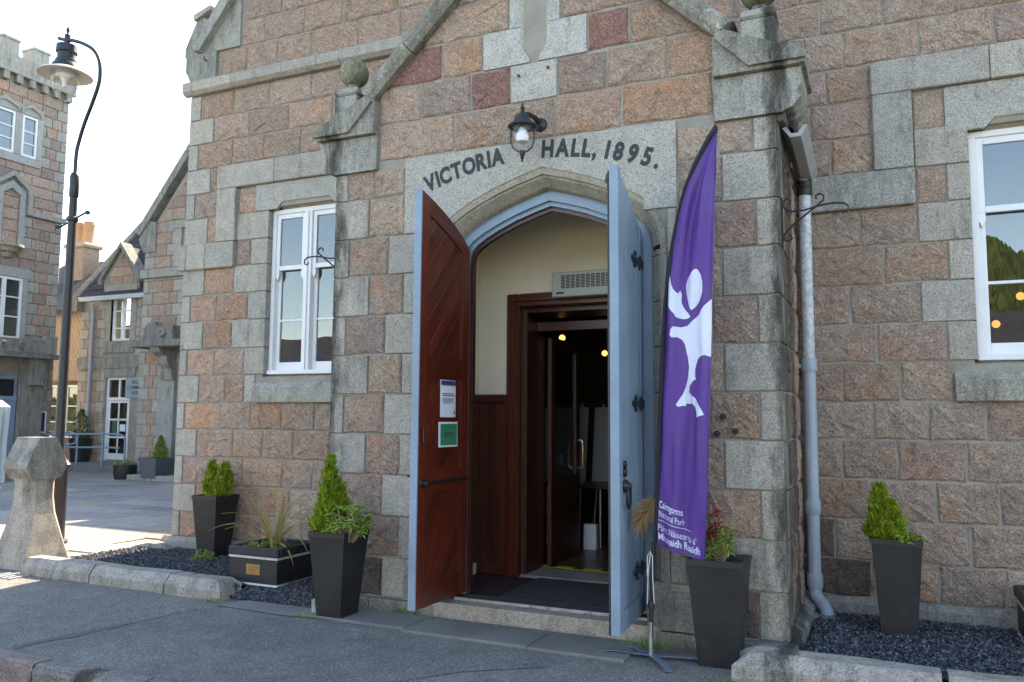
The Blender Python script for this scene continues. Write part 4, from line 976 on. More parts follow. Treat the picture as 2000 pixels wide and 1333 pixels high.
# ------------------------------------------------------------------ fittings on the hall front
dp = thing("downpipe", (-.60, 7.62, -.1), "grey painted downpipe with peeling upper length in the porch corner", "drainpipe")
PEEL = plain("peeling_silver_paint", (.46,.47,.50), .4, 14, .35, fine=(40,.35), bumps=[(40,.4,.004)])
px_, py_ = -.585, 7.60
MB().tube([(px_,py_,3.62),(px_,py_,2.06)], .052, 14).build("upper_pipe", PEEL, dp, smooth=True)
MB().tube([(px_,py_,2.06),(px_,py_,.16),(px_+.01,py_-.02,.10),(px_+.075,py_-.10,.04),(px_+.10,py_-.13,-.0),(px_+.10,py_-.13,-.11)], .054, 14).build("lower_pipe", GREYPIPE, dp, smooth=True)
for z_ in (2.08, .20, .82): MB().lathe([(.062,0),(.066,.015),(.066,.10),(.062,.12)], (px_,py_,z_-.06 if z_ > 1 else z_-.03), 14).build("socket", GREYPIPE, dp, smooth=True)
MB().box(px_-.10,px_-.05,py_-.01,py_+.03,2.05,2.09,.004).build("bracket", GREYPIPE, dp)
MB().lathe([(.060,0),(.066,.02),(.066,.06),(.06,.075),(.066,.09),(.066,.13),(.058,.15)], (px_,py_,3.60), 14).build("rubber_coupling", BLACK, dp, smooth=True)
g_ = MB(); g_.prism([(-.66,3.83),(-.60,3.75),(-.52,3.75),(-.47,3.84),(-.50,3.84),(-.54,3.78),(-.59,3.78),(-.63,3.84)], lambda u, z: (u, PY+.16, z+.06), lambda u, z: (u, MY-.03, z-.02))
g_.build("gutter", LEAD, dp)
MB().tube([(px_,py_-.02,3.74),(px_+.01,py_-.06,3.86)], .05, 10).build("gutter_outlet", LEAD, dp)
MB().box(-.66,-.42,7.36,7.56,-.10,-.02,.01).build("drain_surround", DRESS, dp, (.25,.25,.24,.6))

def spiral(c, r0, r1, a0, turns, X, Z, n=14):
    return [c+X*((r0+(r1-r0)*k/n)*math.cos(a0+turns*2*math.pi*k/n))+Z*((r0+(r1-r0)*k/n)*math.sin(a0+turns*2*math.pi*k/n)) for k in range(n+1)]
def bracket(x, y, z, s_, label):
    o_ = thing("basket_bracket", (x, y, z), label, "bracket", "wrought iron hanging basket brackets on the porch"); X = Vector((s_,0,0)); Z = Vector((0,0,1)); O_ = Vector((x, y, z))
    MB().tube([O_+Z*-.06, O_+Z*.34], .007, 6).build("back_bar", BLACK, o_)
    P_ = lambda a, b: O_+X*a+Z*b
    MB().tube([P_(.055,.275),P_(.065,.31),P_(.04,.335),P_(.01,.31),P_(.012,.26),P_(.06,.225),P_(.16,.225),P_(.26,.25),P_(.36,.262),P_(.44,.255),P_(.475,.23),P_(.47,.19),P_(.44,.18),P_(.425,.205)], .008, 6).build("arm", BLACK, o_)
    MB().tube([P_(.055,.045),P_(.07,.015),P_(.045,-.01),P_(.012,.005),P_(.012,.05),P_(.08,.12),P_(.17,.19),P_(.25,.25),P_(.30,.29),P_(.305,.325),P_(.275,.345),P_(.245,.33),P_(.25,.305)], .008, 6).build("brace_scroll", BLACK, o_)
bracket(PR0+.012, 6.52, 2.98, 1, "black scrolled iron bracket sticking out beside the grey downpipe")
bracket(PL0-.012, 6.56, 2.95, -1, "black scrolled iron bracket in front of the white sash window")

# wall lantern over the arch
lx, ly, lz = -2.715, 6.14, 3.80
wl = thing("wall_lantern", (lx, PY, lz), "black domed wall lantern with clear bowl above the arched doorway", "lamp")
MB().lathe([(.0,.475),(.012,.46),(.010,.44),(.022,.425),(.014,.405),(.022,.385),(.03,.37),(.055,.355),(.075,.315),(.092,.29),(.122,.272),(.125,.258),(.115,.250),(.09,.262),(.0,.27)], (lx,ly,lz), 20).build("domed_cap", BLACK, wl, smooth=True)
MB().lathe([(.082,.255),(.086,.20),(.082,.14),(.066,.09),(.04,.06),(.0,.05)], (lx,ly,lz), 20).build("glass_bowl", LAMPGLASS, wl, smooth=True)
MB().lathe([(.022,.255),(.035,.23),(.058,.17),(.05,.13),(.0,.105)], (lx,ly,lz), 14).build("bulb", MILK, wl, smooth=True)
for a in (0, math.pi):
    d_ = Vector((math.cos(a+.35), math.sin(a+.35), 0))
    MB().tube([Vector((lx,ly,lz+.26))+d_*.098, Vector((lx,ly,lz+.14))+d_*.100, Vector((lx,ly,lz+.08))+d_*.08, Vector((lx,ly,lz+.045))+d_*.04, Vector((lx,ly,lz+.035))], .007, 6).build("cage_bar", BLACK, wl)
MB().lathe([(.0,-.05),(.010,-.04),(.006,-.025),(.018,-.012),(.012,.0),(.024,.015),(.024,.05),(.0,.055)], (lx,ly,lz), 12).build("bottom_finial", BLACK, wl, smooth=True)
MB().tube([(lx,ly,lz+.37),(lx+.02,ly+.08,lz+.40),(lx+.05,ly+.16,lz+.385),(lx+.06,PY-.02,lz+.36)], [.016,.018,.022,.03], 8).build("arm", BLACK, wl, smooth=True)
MB().lathe([(.065,0),(.06,.02),(.03,.035),(.0,.04)], (lx+.06,PY-.006,lz+.35), 14, axis=(Vector((1,0,0)),Vector((0,0,1)),Vector((0,-1,0)))).build("wall_rose", BLACK, wl, smooth=True)

# ------------------------------------------------------------------ street lamp
SLX, SLY = -10.15, 7.55
sl = thing("street_lamp", (SLX, SLY, -.13), "tall black street lamp with swan neck and glass bowl lantern by the plaza", "street lamp")
MB().lathe([(.17,0),(.17,.05),(.13,.07),(.125,1.0),(.15,1.03),(.16,1.06),(.13,1.10),(.10,1.13),(.072,1.20),(.064,1.30),(.058,3.9)], (SLX,SLY,-.13), 16).build("post", BLACK, sl, smooth=True)
MB().lathe([(.052,0),(.062,.02),(.062,.30),(.05,.34),(.03,.36)], (SLX,SLY,4.60), 14).build("collar", BLACK, sl, smooth=True)
MB().lathe([(.058,0),(.050,.85)], (SLX,SLY,3.77), 14).build("upper_post", BLACK, sl, smooth=True)
MB().tube([(SLX-.30,SLY+.04,4.22),(SLX+.30,SLY-.02,4.36)], .014, 6).build("ladder_bar", BLACK, sl)
for s_ in (-1,1): MB().lathe([(0,0),(.03,.015),(.035,.035),(.03,.055),(0,.07)], (SLX+s_*.30,SLY,4.255+s_*.07), 8).build("bar_knob", BLACK, sl, smooth=True)
MB().lathe([(.062,0),(.08,.02),(.08,.05),(.062,.07)], (SLX,SLY,4.26), 12).build("bar_ring", BLACK, sl, smooth=True)
c_ = Vector((SLX, SLY, 0))
neck = [(0,4.94),(.0,5.18),(.03,5.36),(.14,5.62),(.30,5.90),(.42,6.14),(.45,6.32),(.42,6.50),(.30,6.66),(.10,6.78),(-.10,6.86),(-.26,6.90),(-.40,6.95)]
def cr(pts, n=5):
    o_ = []
    for i in range(len(pts)-1):
        p0, p1, p2, p3 = [Vector(pts[max(0, min(len(pts)-1, i+d))]) for d in (-1,0,1,2)]
        for k in range(n):
            t_ = k/n; o_.append(.5*((2*p1)+(p2-p0)*t_+(2*p0-5*p1+4*p2-p3)*t_*t_+(3*p1-p0-3*p2+p3)*t_**3))
    return o_+[Vector(pts[-1])]
MB().tube([(SLX+p.x, SLY-.05*max(0,p.y-5.4), p.y) for p in cr(neck)], .025, 10).build("swan_neck", BLACK, sl, smooth=True)
hx, hy, hz = SLX-.22, SLY-.075, 6.0
MB().lathe([(0,1.14),(.010,1.08),(.026,1.03),(.010,.99),(.04,.96),(.04,.84),(.06,.82),(.135,.80),(.14,.70),(.118,.685),(.118,.60),(.14,.585),(.14,.55),(.165,.53),(.19,.48),(.20,.44),(.0,.43)], (hx,hy,hz), 22).build("lantern_hood", BLACK, sl, smooth=True)
MB().lathe([(.20,.455),(.345,.385),(.355,.365),(.34,.370),(.19,.422),(.0,.425)], (hx,hy,hz), 28).build("reflector_shade", plain("shade_enamel",(.66,.60,.50),.5,5,.1), sl, smooth=True)
MB().lathe([(.19,.415),(.195,.36),(.18,.26),(.14,.14),(.085,.05),(.04,.01),(.0,.0)], (hx,hy,hz), 24).build("glass_bowl", LAMPGLASS, sl, smooth=True)
MB().lathe([(.12,.42),(.13,.37),(.08,.34),(.04,.29),(.03,.20),(0,.18)], (hx,hy,hz), 14).build("lamp_holder", MILK, sl, smooth=True)

# ------------------------------------------------------------------ stone bollard, kerbs round the gravel
bo = thing("stone_bollard", (-9.02, 6.43, -.13), "flared granite bollard with house-shaped gabled head at the plaza edge", "bollard")
def ringsec(secs, name, mat, parent, color, n8=True):
    m_ = MB(); L_ = None
    for z, hx_, hy_, ch in secs:
        cx, cy = -9.02, 6.43
        pts = [(-hx_,-hy_+ch),(-hx_+ch,-hy_),(hx_-ch,-hy_),(hx_,-hy_+ch),(hx_,hy_-ch),(hx_-ch,hy_),(-hx_+ch,hy_),(-hx_,hy_-ch)]
        L_ = len(pts); m_.v += [Vector((cx+a, cy+b, z)) for a, b in pts]
    for k in range(len(secs)-1):
        for j in range(L_): m_.face((k*L_+j, k*L_+(j+1) % L_, (k+1)*L_+(j+1) % L_, (k+1)*L_+j))
    m_.face(list(range(L_))[::-1]); m_.face([(len(secs)-1)*L_+j for j in range(L_)])
    return m_.build(name, mat, parent, color)
shf = stone_mat("bollard_granite", False)
ringsec([(-.15,.295,.29,.02),(.0,.275,.27,.02),(.12,.25,.245,.03),(.28,.225,.215,.045),(.46,.19,.185,.06),(.64,.172,.17,.065),(.82,.168,.168,.06),(.93,.175,.175,.03),(.96,.18,.18,.02)], "shaft", shf, bo, (.36,.33,.30,.55))
m_ = MB(); X0, Y0 = -9.02, 6.43
hd = [(-.255,.985),(-.255,1.02),(-.11,1.335),(.11,1.335),(.255,1.02),(.255,.985),(.17,.86),(-.17,.86)]
m_.prism(hd, lambda u, z: (X0-.20, Y0+u, z), lambda u, z: (X0+.20, Y0+u, z)); m_.build("gabled_head", shf, bo, (.30,.29,.265,.4))
def kerb(x0, x1, y, zt=.045, name="kerb_stone", sl=.07, zb=-.17, lx0=0, lx1=0, w_=.26, grp=None):
    """long kerb along X with a sloping front and flat top"""
    m_ = MB(); n_ = max(2, int((x1-x0)/.22)); rows = []
    for k in range(n_+1):
        t_ = k/n_; x = x0+.010+(x1-x0-.020)*t_; e0 = lx0*(1-t_)*(1 if k == 0 else 0); rows.append((x, k))
    prf = [(0,zb),(0,zt-.085),(sl,zt),(w_,zt-.005),(w_+.02,zt-.06),(w_+.02,zb)]
    for x, k in rows:
        for i, (d, z) in enumerate(prf):
            xx = x
            if k == 0 and i in (2,3): xx += lx0
            if k == n_ and i in (2,3): xx -= lx1
            m_.v.append(Vector((xx, y+d+sr.uniform(-.006,.006), z+(sr.uniform(-.006,.006) if 0 < i < 5 else 0))))
    L_ = len(prf)
    for k in range(n_):
        for j in range(L_): m_.face((k*L_+j, k*L_+(j+1) % L_, (k+1)*L_+(j+1) % L_, (k+1)*L_+j))
    m_.face(range(L_)); m_.face([n_*L_+j for j in range(L_)])
    return m_.build(name, DRESS, None, vary((.32,.305,.28), .06, .5))
def kthing(o, label, grp): return tag(o, label, "kerb", grp)
GK = "low granite kerb stones edging the gravel beds"
kthing(kerb(-8.62,-7.52,6.02), "lichened kerb stone next to the stone bollard", GK)
kthing(kerb(-7.50,-6.45,6.00), "middle kerb stone of the left gravel bed", GK)
kthing(kerb(-6.43,-5.70,5.98,lx1=.10), "end kerb stone with chamfered end at the left gravel bed", GK)
kthing(kerb(-.99,.28,5.72,zt=.05,lx0=.12), "end kerb stone beside the tall planter at the right gravel bed", GK)
kthing(kerb(.30,.98,5.72,zt=.05), "second kerb stone of the right gravel bed", GK)
kthing(kerb(1.0,2.2,5.72,zt=.05), "third kerb stone of the right gravel bed", GK)
def side_kerb(y0, y1, x, label, zt=-.02):
    m_ = MB(); m_.prism([(x-.13,-.17),(x-.13,zt-.05),(x-.06,zt),(x+.10,zt),(x+.12,zt-.04),(x+.12,-.17)], lambda u, z: (u, y0+.005, z+sr.uniform(-.004,.004)), lambda u, z: (u-.0, y1-.005, z+sr.uniform(-.004,.004)))
    kthing(m_.build("kerb_stone", DRESS, None, vary((.36,.35,.33), .06, .7)), label, GK)
side_kerb(6.86,7.35,-8.66,"sunlit side kerb stone behind the bollard",-.06); side_kerb(7.35,7.72,-8.62,"sunlit side kerb stone at the hall corner",-.04)
m_ = MB(); m_.prism([(-8.56,-.17),(-8.56,-.02),(-8.3,.035),(-8.05,.03),(-7.98,-.02),(-7.98,-.17)], lambda u, z: (u, 7.44, z), lambda u, z: (u, 7.62, z)); kthing(m_.build("kerb_stone", DRESS, None, (.31,.31,.29,.5)), "short humped kerb stone against the hall corner plinth", GK)
kthing(MB().box(-4.64,-4.42,5.95,6.2,-.15,.0,.015).build("kerb_stone", DRESS, None, (.33,.32,.30,.6)), "small squared kerb block behind the near planter", GK)
gr_ = thing("drain_grating", (-9.0, 5.85, -.13), "slotted drain channel in the pavement beside the bollard", "drain")
for k in range(12): MB().box(-9.5+k*.095,-9.5+k*.095+.05,5.78,6.0,-.13,-.118).build("bar", LEAD, gr_)
# gravel beds of slate chippings
def gravel(name, poly, n, zt0, label):
    ztf = lambda x, y: zt0-(.078*max(0, min(1, (6.42-y)/.24)) if -5.72 < x < -4.0 else 0)
    rg = random.Random(11); m_ = MB()
    tes = tessellate_polygon([[Vector((p[0], p[1], 0)) for p in poly]])
    areas = []
    for t_ in tes:
        a, b, c = [Vector((*poly[i], 0)) for i in t_]; areas.append((b-a).cross(c-a).length/2)
    tot = sum(areas)
    for t_, ar in zip(tes, areas):
        a, b, c = [Vector((*poly[i], 0)) for i in t_]
        for _ in range(int(n*ar/tot)):
            u, v = rg.random(), rg.random()
            if u+v > 1: u, v = 1-u, 1-v
            p = a+(b-a)*u+(c-a)*v; s_ = rg.uniform(.006,.0145); i0 = len(m_.v)
            ax = Vector((rg.gauss(0,1), rg.gauss(0,1), rg.gauss(0,.6))).normalized(); ay = ax.cross(Vector((rg.gauss(0,1), rg.gauss(0,1), rg.gauss(0,1)))).normalized(); az = ax.cross(ay)
            o_ = Vector((p.x, p.y, ztf(p.x, p.y)+rg.uniform(-.012,.012)))
            e = [o_+ax*s_*1.3, o_-ax*s_*1.2, o_+ay*s_, o_-ay*s_*.9, o_+az*s_*.55, o_-az*s_*.55]
            m_.v += e
            for q in ((0,2,4),(2,1,4),(1,3,4),(3,0,4),(2,0,5),(1,2,5),(3,1,5),(0,3,5)): m_.face([i0+k for k in q])
    o_ = m_.raw(name, PEBBLE); tag(o_, label, "gravel", None, "stuff")
    bs = MB(); bs.v = [Vector((p[0], p[1], ztf(*p)-.012)) for p in poly]
    for t_ in tes: bs.face(t_)
    struct(bs.build("gravel_bed", plain("gravel_base_"+name, (.045,.047,.055), .9, 30, .4, bumps=[(60,1,.02)])))
GL = [(-8.56,6.2),(-6.4,6.2),(-5.72,6.2),(-5.72,6.42),(-4.66,6.42),(-4.66,6.5),(-4.84,6.5),(-4.86,7.64),(-8.0,7.64),(-8.5,7.5)]
gravel("gravel_left", GL, 24000, -.03, "dark slate chippings filling the bed left of the porch")
gravel("gravel_front", [(-5.715,6.10),(-4.67,6.12),(-4.67,6.419),(-5.715,6.419)], 2600, -.03, "slate chippings spilling down to the worn slab before the trough")
GRp = [(-.56,6.0),(3.0,6.0),(3.0,7.63),(-.56,7.63)]
gravel("gravel_right", GRp, 21000, -.03, "dark slate chippings filling the bed right of the porch")

# ------------------------------------------------------------------ planters and plants
def planter(x, y, z, top, base, h, label):
    o_ = thing("tapered_planter", (x, y, z), label, "planter", "tall black tapered planters along the hall"); m_ = MB(); t = .018
    T, Bt = top/2, base/2
    rings = [(Bt,0),(T,h),(T-t,h),(T-t-.01,h-.06)]
    rings = [(Bt,0),(T-.003,h-.045),(T+.004,h-.043),(T+.004,h),(T-t,h),(T-t-.01,h-.06)]
    for r_, zz in rings: m_.v += [Vector((x+a*r_, y+b*r_, z+zz)) for a, b in ((-1,-1),(1,-1),(1,1),(-1,1))]
    for k in range(5):
        for j in range(4): m_.face((k*4+j, k*4+(j+1) % 4, (k+1)*4+(j+1) % 4, (k+1)*4+j))
    m_.face((3,2,1,0)); po = m_.build("pot", POTBLK, o_)
    s_ = T-t-.012; MB().box(x-s_,x+s_,y-s_,y+s_,z+h-.10,z+h-.055).build("soil", SOIL, o_)
    return o_
def conifer(x, y, z, h, w_, n, label, seed, lobes=None, mat=None):
    rg = random.Random(seed); o_ = thing("golden_conifer", (x, y, z), label, "shrub", "golden conifers in the planters")
    MB().tube([(x,y,z-.05),(x,y,z+h*.5),(x,y,z+h*.85)], [.014,.010,.003], 6).build("trunk", TIMBER, o_)
    lobes = lobes or [(0,0,1.0,1.0)]; m_ = MB()
    for i in range(n):
        lx_, ly_, lh, lw = rg.choices(lobes, [l[2]*l[3]**1.5 for l in lobes])[0]
        t = rg.random()**1.25; H = h*lh
        rad = w_*lw*.5*(min(1, (t+.06)/.20)**.6)*((1-t)**.62)*1.0+.004
        a = rg.uniform(0, 6.283); q = rad*(rg.random()**.42)*(1.25 if rg.random() < .14 else .92)*(1+.20*math.sin(a*3+t*9+seed)+.16*math.sin(a*5-t*17+2*seed))*rg.uniform(.85,1.15)
        p = Vector((x+lx_*(0.4+.6*min(1,t*2))+q*math.cos(a), y+ly_+q*math.sin(a), z+t*H))
        out = Vector((math.cos(a), math.sin(a), 0)); d_ = (out*rg.uniform(.15,.65)+Vector((rg.gauss(0,.2), rg.gauss(0,.2), 1))).normalized()
        sd_ = d_.cross(Vector((rg.gauss(0,1), rg.gauss(0,1), rg.gauss(0,1)))).normalized(); L_ = rg.uniform(.03,.085)*(1-.2*t)
        i0 = len(m_.v); ww = L_*.12
        m_.v += [p-sd_*ww, p+sd_*ww, p+d_*L_]; m_.face((i0, i0+1, i0+2))
        for s_ in (-1,1):
            for f in (.25,.55):
                b = p+d_*L_*f; i1 = len(m_.v); tip = b+(d_*.75+sd_*s_*.75)*L_*.48
                m_.v += [b-d_*ww*.8, b+d_*ww*.8, tip]; m_.face((i1, i1+1, i1+2))
    m_.raw("foliage", mat or LIME, o_, org=(x,y,z)); return o_
def leafshape(m_, p, d_, up, L_, W_, curl=.2):
    s_ = d_.cross(up).normalized(); n_ = s_.cross(d_); i0 = len(m_.v)
    m_.v += [p, p+d_*L_*.45+s_*W_*.5-n_*curl*L_*.1, p+d_*L_-n_*curl*L_*.5, p+d_*L_*.45-s_*W_*.5-n_*curl*L_*.1, p+d_*L_*.5+n_*.04*L_]
    m_.face((i0,i0+1,i0+4)); m_.face((i0+1,i0+2,i0+4)); m_.face((i0+2,i0+3,i0+4)); m_.face((i0+3,i0,i0+4))
def pieris(x, y, z, r, h, n, label, seed, red=0.0, L=(.05,.085), blossom=0, mat=None):
    rg = random.Random(seed); o_ = thing("leafy_shrub", (x, y, z), label, "shrub"); st = MB(); g = MB(); rd = MB(); bl = MB()
    for i in range(n):
        a = rg.uniform(0,6.283); q = r*rg.random()**.5; top = Vector((x+q*math.cos(a), y+q*math.sin(a), z+h*(.35+.65*rg.random())*(1-.45*(q/r)**2)))
        st.tube([(x+q*.3*math.cos(a), y+q*.3*math.sin(a), z-.03), top], [.004,.0025], 5, cap=False)
        tgt = rd if (rg.random() < red and top.z > z+h*.5) else g
        for k in range(9):
            b = a+rg.uniform(0,6.283); el = rg.uniform(-.35,.75); d_ = Vector((math.cos(b)*math.cos(el), math.sin(b)*math.cos(el), math.sin(el)))
            leafshape(tgt, top-Vector((0,0,rg.uniform(0,.03))), d_, Vector((0,0,1)), rg.uniform(*L), rg.uniform(.016,.026), .5)
        if blossom and rg.random() < blossom:
            for k in range(16): 
                d_ = Vector((rg.gauss(0,1), rg.gauss(0,1), rg.gauss(0,.6))).normalized(); leafshape(bl, top+d_*.025+Vector((0,0,.02)), d_, Vector((0,0,1)), .014, .010)
    st.build("stem", TIMBER, o_); g.raw("leaves", mat or LEAFG, o_, org=(x,y,z))
    if rd.v: rd.raw("new_leaves", LEAFR, o_, org=(x,y,z))
    if bl.v: bl.raw("blossom", BLOSSOM, o_, org=(x,y,z))
    return o_
planter(-4.39,6.0,-.125,.37,.25,.73,"tall black tapered planter left of the open doors, with conifer and leafy shrub")
conifer(-4.50,6.0,.55,.68,.36,5200,"large pointed golden conifer in the planter left of the doors",1,[(0,0,1.0,.72),(.085,.03,.66,.7),(-.05,.03,.60,.72),(.03,-.05,.8,.6)])
pieris(-4.25,5.94,.55,.19,.34,70,"glossy green shrub with pale blossom beside the large golden conifer",2,blossom=.10)
planter(-1.115,6.08,-.13,.39,.27,.74,"tall black tapered planter behind the purple flag")
pieris(-1.12,6.15,.58,.10,.36,40,"green shrub with red new leaves in the planter behind the flag",3,red=.75)
pieris(-1.26,6.05,.57,.07,.10,16,"low green leaves spilling over the rim below the flag",8)
planter(.055,7.16,-.03,.36,.25,.72,"tall black tapered planter standing in the right gravel bed")
conifer(-.035,7.16,.64,.43,.27,3400,"leaning golden conifer in the planter in the right gravel bed",4,[(-.02,0,1.0,.85),(.06,0,.72,.8)])
pieris(.135,7.06,.685,.095,.06,40,"low lime green filler plant beside the leaning conifer",5,L=(.025,.045),mat=LIME); 
planter(-7.21,7.42,-.03,.37,.25,.70,"tall black tapered planter near the left corner of the hall")
conifer(-7.19,7.42,.60,.44,.34,3000,"small forked golden conifer in the planter near the hall corner",6,[(-.09,0,1.0,.66),(.11,0,.97,.72)])
MBK = MB()
def tub(x0, y0, label, plaque=True):
    o_ = thing("trough_planter", (x0+.3, y0+.3, -.03), label, "planter", "square black banded troughs on the gravel")
    x1, y1, z0, h = x0+.59, y0+.60, -.03, .35
    MB().box(x0,x1,y0,y1,z0,z0+.235,.006).build("tub", POTBLK, o_); MB().box(x0-.012,x1+.012,y0-.012,y1+.012,z0+.237,z0+.262,.006).build("band", plain("pale_band",(.50,.48,.40),.6,20,.2), o_)
    q = MB(); q.box(x0-.018,x1+.018,y0-.018,y0+.03,z0+.264,z0+h,.012); q.box(x0-.018,x1+.018,y1-.03,y1+.018,z0+.264,z0+h,.012); q.box(x0-.018,x0+.03,y0+.03,y1-.03,z0+.264,z0+h,.012); q.box(x1-.03,x1+.018,y0+.03,y1-.03,z0+.264,z0+h,.012); q.build("rim", POTBLK, o_)
    MB().box(x0+.03,x1-.03,y0+.03,y1-.03,z0+.264,z0+.315).build("soil", SOIL, o_)
    MB().box(x0-.02,x1+.02,y0-.02,y1+.02,z0-.012,z0+.006,.004).build("base_strip", plain("white_base",(.60,.60,.58),.6,20,.2), o_)
    if not plaque: return
    pq = MB().box(x0+.21,x0+.38,y0-.004,y0+.001,z0+.085,z0+.185,.002).build("plaque", BRASSPL, o_)
    for k, (a, b) in enumerate(((.235,.36),(.24,.355),(.27,.32))): MB().box(x0+a,x0+b,y0-.0065,y0-.0042,z0+.155-k*.022,z0+.160-k*.022).build("plaque_line", INK, pq)
tub(-5.96, 6.36, "square black trough with pale bands and a small plaque on the gravel"); tub(.90, 7.0, "black banded trough cut off by the right edge of the picture", False)
def phormium(x, y, z):
    rg = random.Random(9); o_ = thing("strap_leaf_plant", (x, y, z), "striped strap-leaved plant with arching leaves in the square trough", "plant")
    for k in range(34):
        a = rg.uniform(0,6.283); lean = rg.choice([rg.uniform(.15,.6), rg.uniform(.7,1.5), rg.uniform(.9,1.7)]); L_ = rg.uniform(.42,.80)
        d0 = Vector((math.cos(a)*math.sin(lean*.6), math.sin(a)*math.sin(lean*.6), math.cos(lean*.6))); p = Vector((x+rg.gauss(0,.03), y+rg.gauss(0,.03), z)); m_ = MB(); d_ = d0; s_ = Vector((-math.sin(a), math.cos(a), 0)); n_ = 9; W_ = rg.uniform(.026,.042)
        for j in range(n_+1):
            t_ = j/n_; ww = W_*(.7+.3*math.sin(t_*2.5))*(1-t_**2.2)+.001; m_.v += [p-s_*ww*.5+Vector((0,0,.004)), p, p+s_*ww*.5+Vector((0,0,.004))]
            d_ = (d_+Vector((math.cos(a)*.05, math.sin(a)*.05, -.17*lean*(.4+t_)))).normalized(); p = p+d_*L_/n_
        for j in range(n_):
            for q in (0,1): m_.face((j*3+q, j*3+q+1, j*3+q+4, j*3+q+3))
        m_.raw("strap_leaf", STRAP, o_, org=(x,y,z))
phormium(-5.63,6.62,.28)
pieris(-5.72,6.60,.28,.24,.07,70,"low bright green groundcover in the square trough",12,L=(.02,.035))
pieris(-7.02,7.08,-.03,.13,.14,24,"small blue-green weed at the foot of the corner planter",13,L=(.03,.05))
def tuft(x, y, z, n, label, r=.07, h=.07, seed=1):
    rg = random.Random(seed); m_ = MB()
    for k in range(n):
        a = rg.uniform(0,6.28); p = Vector((x+rg.gauss(0,r), y+rg.gauss(0,r*.35), z)); tip = p+Vector((rg.gauss(0,.03), rg.gauss(0,.03), h*rg.uniform(.4,1))); s_ = Vector((math.cos(a), math.sin(a), 0))*.003
        i0 = len(m_.v); m_.v += [p-s_, p+s_, tip]; m_.face((i0,i0+1,i0+2))
    tag(m_.raw("grass_tuft", LEAFG, None, org=(x,y,z)), label, None, None, "stuff")
tuft(-5.72,5.95,-.12,90,"grass tuft growing at the end of the left kerb",.10,.04,1); tuft(-4.62,5.85,-.12,70,"moss tuft at the edge of the worn slab",.08,.035,2); tuft(-1.68,6.22,-.12,160,"weeds growing at the foot of the right door jamb",.10,.10,3)
tuft(-3.9,6.30,-.11,110,"grass tuft at the porch plinth behind the near planter",.12,.07,4); tuft(-.95,5.69,-.12,80,"moss along the foot of the right kerb",.14,.025,5)
# dried plume from the planter behind the flag
dpz = thing("dried_plume", (-1.22,6.05,.58), "pale dried plume of grass leaning left behind the flag pole", "dried grass")
MB().tube([(-1.22,6.05,.58),(-1.38,6.08,.86),(-1.55,6.10,.98),(-1.66,6.08,.99)], .005, 5).build("stem", STRAW, dpz)
rg = random.Random(4); m_ = MB()
for k in range(700):
    t_ = rg.random(); c0 = Vector((-1.58-.10*t_,6.06,.99-.14*t_)); d_ = Vector((rg.gauss(-.5,.6), rg.gauss(-.1,.6), rg.gauss(-.35,.6))).normalized(); L_ = rg.uniform(.05,.13); s_ = d_.cross(Vector((rg.gauss(0,1),rg.gauss(0,1),rg.gauss(0,1)))).normalized()*.003
    p = c0+d_*rg.uniform(0,.05); i0 = len(m_.v); m_.v += [p-s_, p+s_, p+d_*L_+Vector((0,0,-.3*L_))]; m_.face((i0,i0+1,i0+2))
m_.raw("plume", STRAW, dpz, org=(-1.6,6.06,.9))

rg = random.Random(77); m_ = MB()
spots = [(rg.uniform(-8.4,-5.8), 5.96-abs(rg.gauss(0,.05))) for _ in range(26)]+[(rg.uniform(-4.7,-1.8), rg.uniform(5.6,6.28)) for _ in range(24)]+[(rg.uniform(-6.5,-.5), rg.uniform(4.2,5.8)) for _ in range(22)]
for x_, y_ in spots:
    a = rg.uniform(0,6.28); L_ = rg.uniform(.010,.026); d_ = Vector((math.cos(a), math.sin(a), rg.uniform(0,.5))); leafshape(m_, Vector((x_, y_, pav_z(y_)+.010+(.014 if y_ > 5.78 and x_ > -4.7 else 0))), d_, Vector((0,0,1)), L_, L_*.5, .6)
tag(m_.raw("leaf_litter", STRAW), "scraps of dry leaf scattered along the pavement edge", None, None, "stuff")
# ------------------------------------------------------------------ feather flag
FX, FYY, FZ = -1.59, 5.96, -.13
fl = thing("feather_flag", (FX, FYY, FZ), "purple feather flag with white emblem on a cross base before the right door leaf", "flag")
SLO = [(-1.07,3.79),(-1.135,3.694),(-1.237,3.516),(-1.327,3.291),(-1.373,3.105),(-1.419,2.889),(-1.45,2.702),(-1.479,2.413),(-1.499,2.168),(-1.522,1.712),(-1.544,1.213),(-1.566,.678)]
SLI = [(-1.053,3.741),(-1.107,3.661),(-1.195,3.511),(-1.283,3.345),(-1.34,3.16),(-1.382,2.959),(-1.408,2.771),(-1.436,2.613),(-1.453,2.397),(-1.466,2.1),(-1.498,1.545),(-1.523,1.049),(-1.546,.685)]
RTE = [(-1.05,3.741),(-1.062,3.436),(-1.091,2.934),(-1.101,2.649),(-1.114,2.367),(-1.123,2.04),(-1.139,1.549),(-1.153,1.129),(-1.168,.905),(-1.186,.583)]
def interp(tab, z):
    for (xa, za), (xb, zb) in zip(tab[:-1], tab[1:]):
        if za >= z >= zb: return xa+(xb-xa)*(za-z)/max(1e-9, za-zb)
    return tab[0][0] if z > tab[0][1] else tab[-1][0]
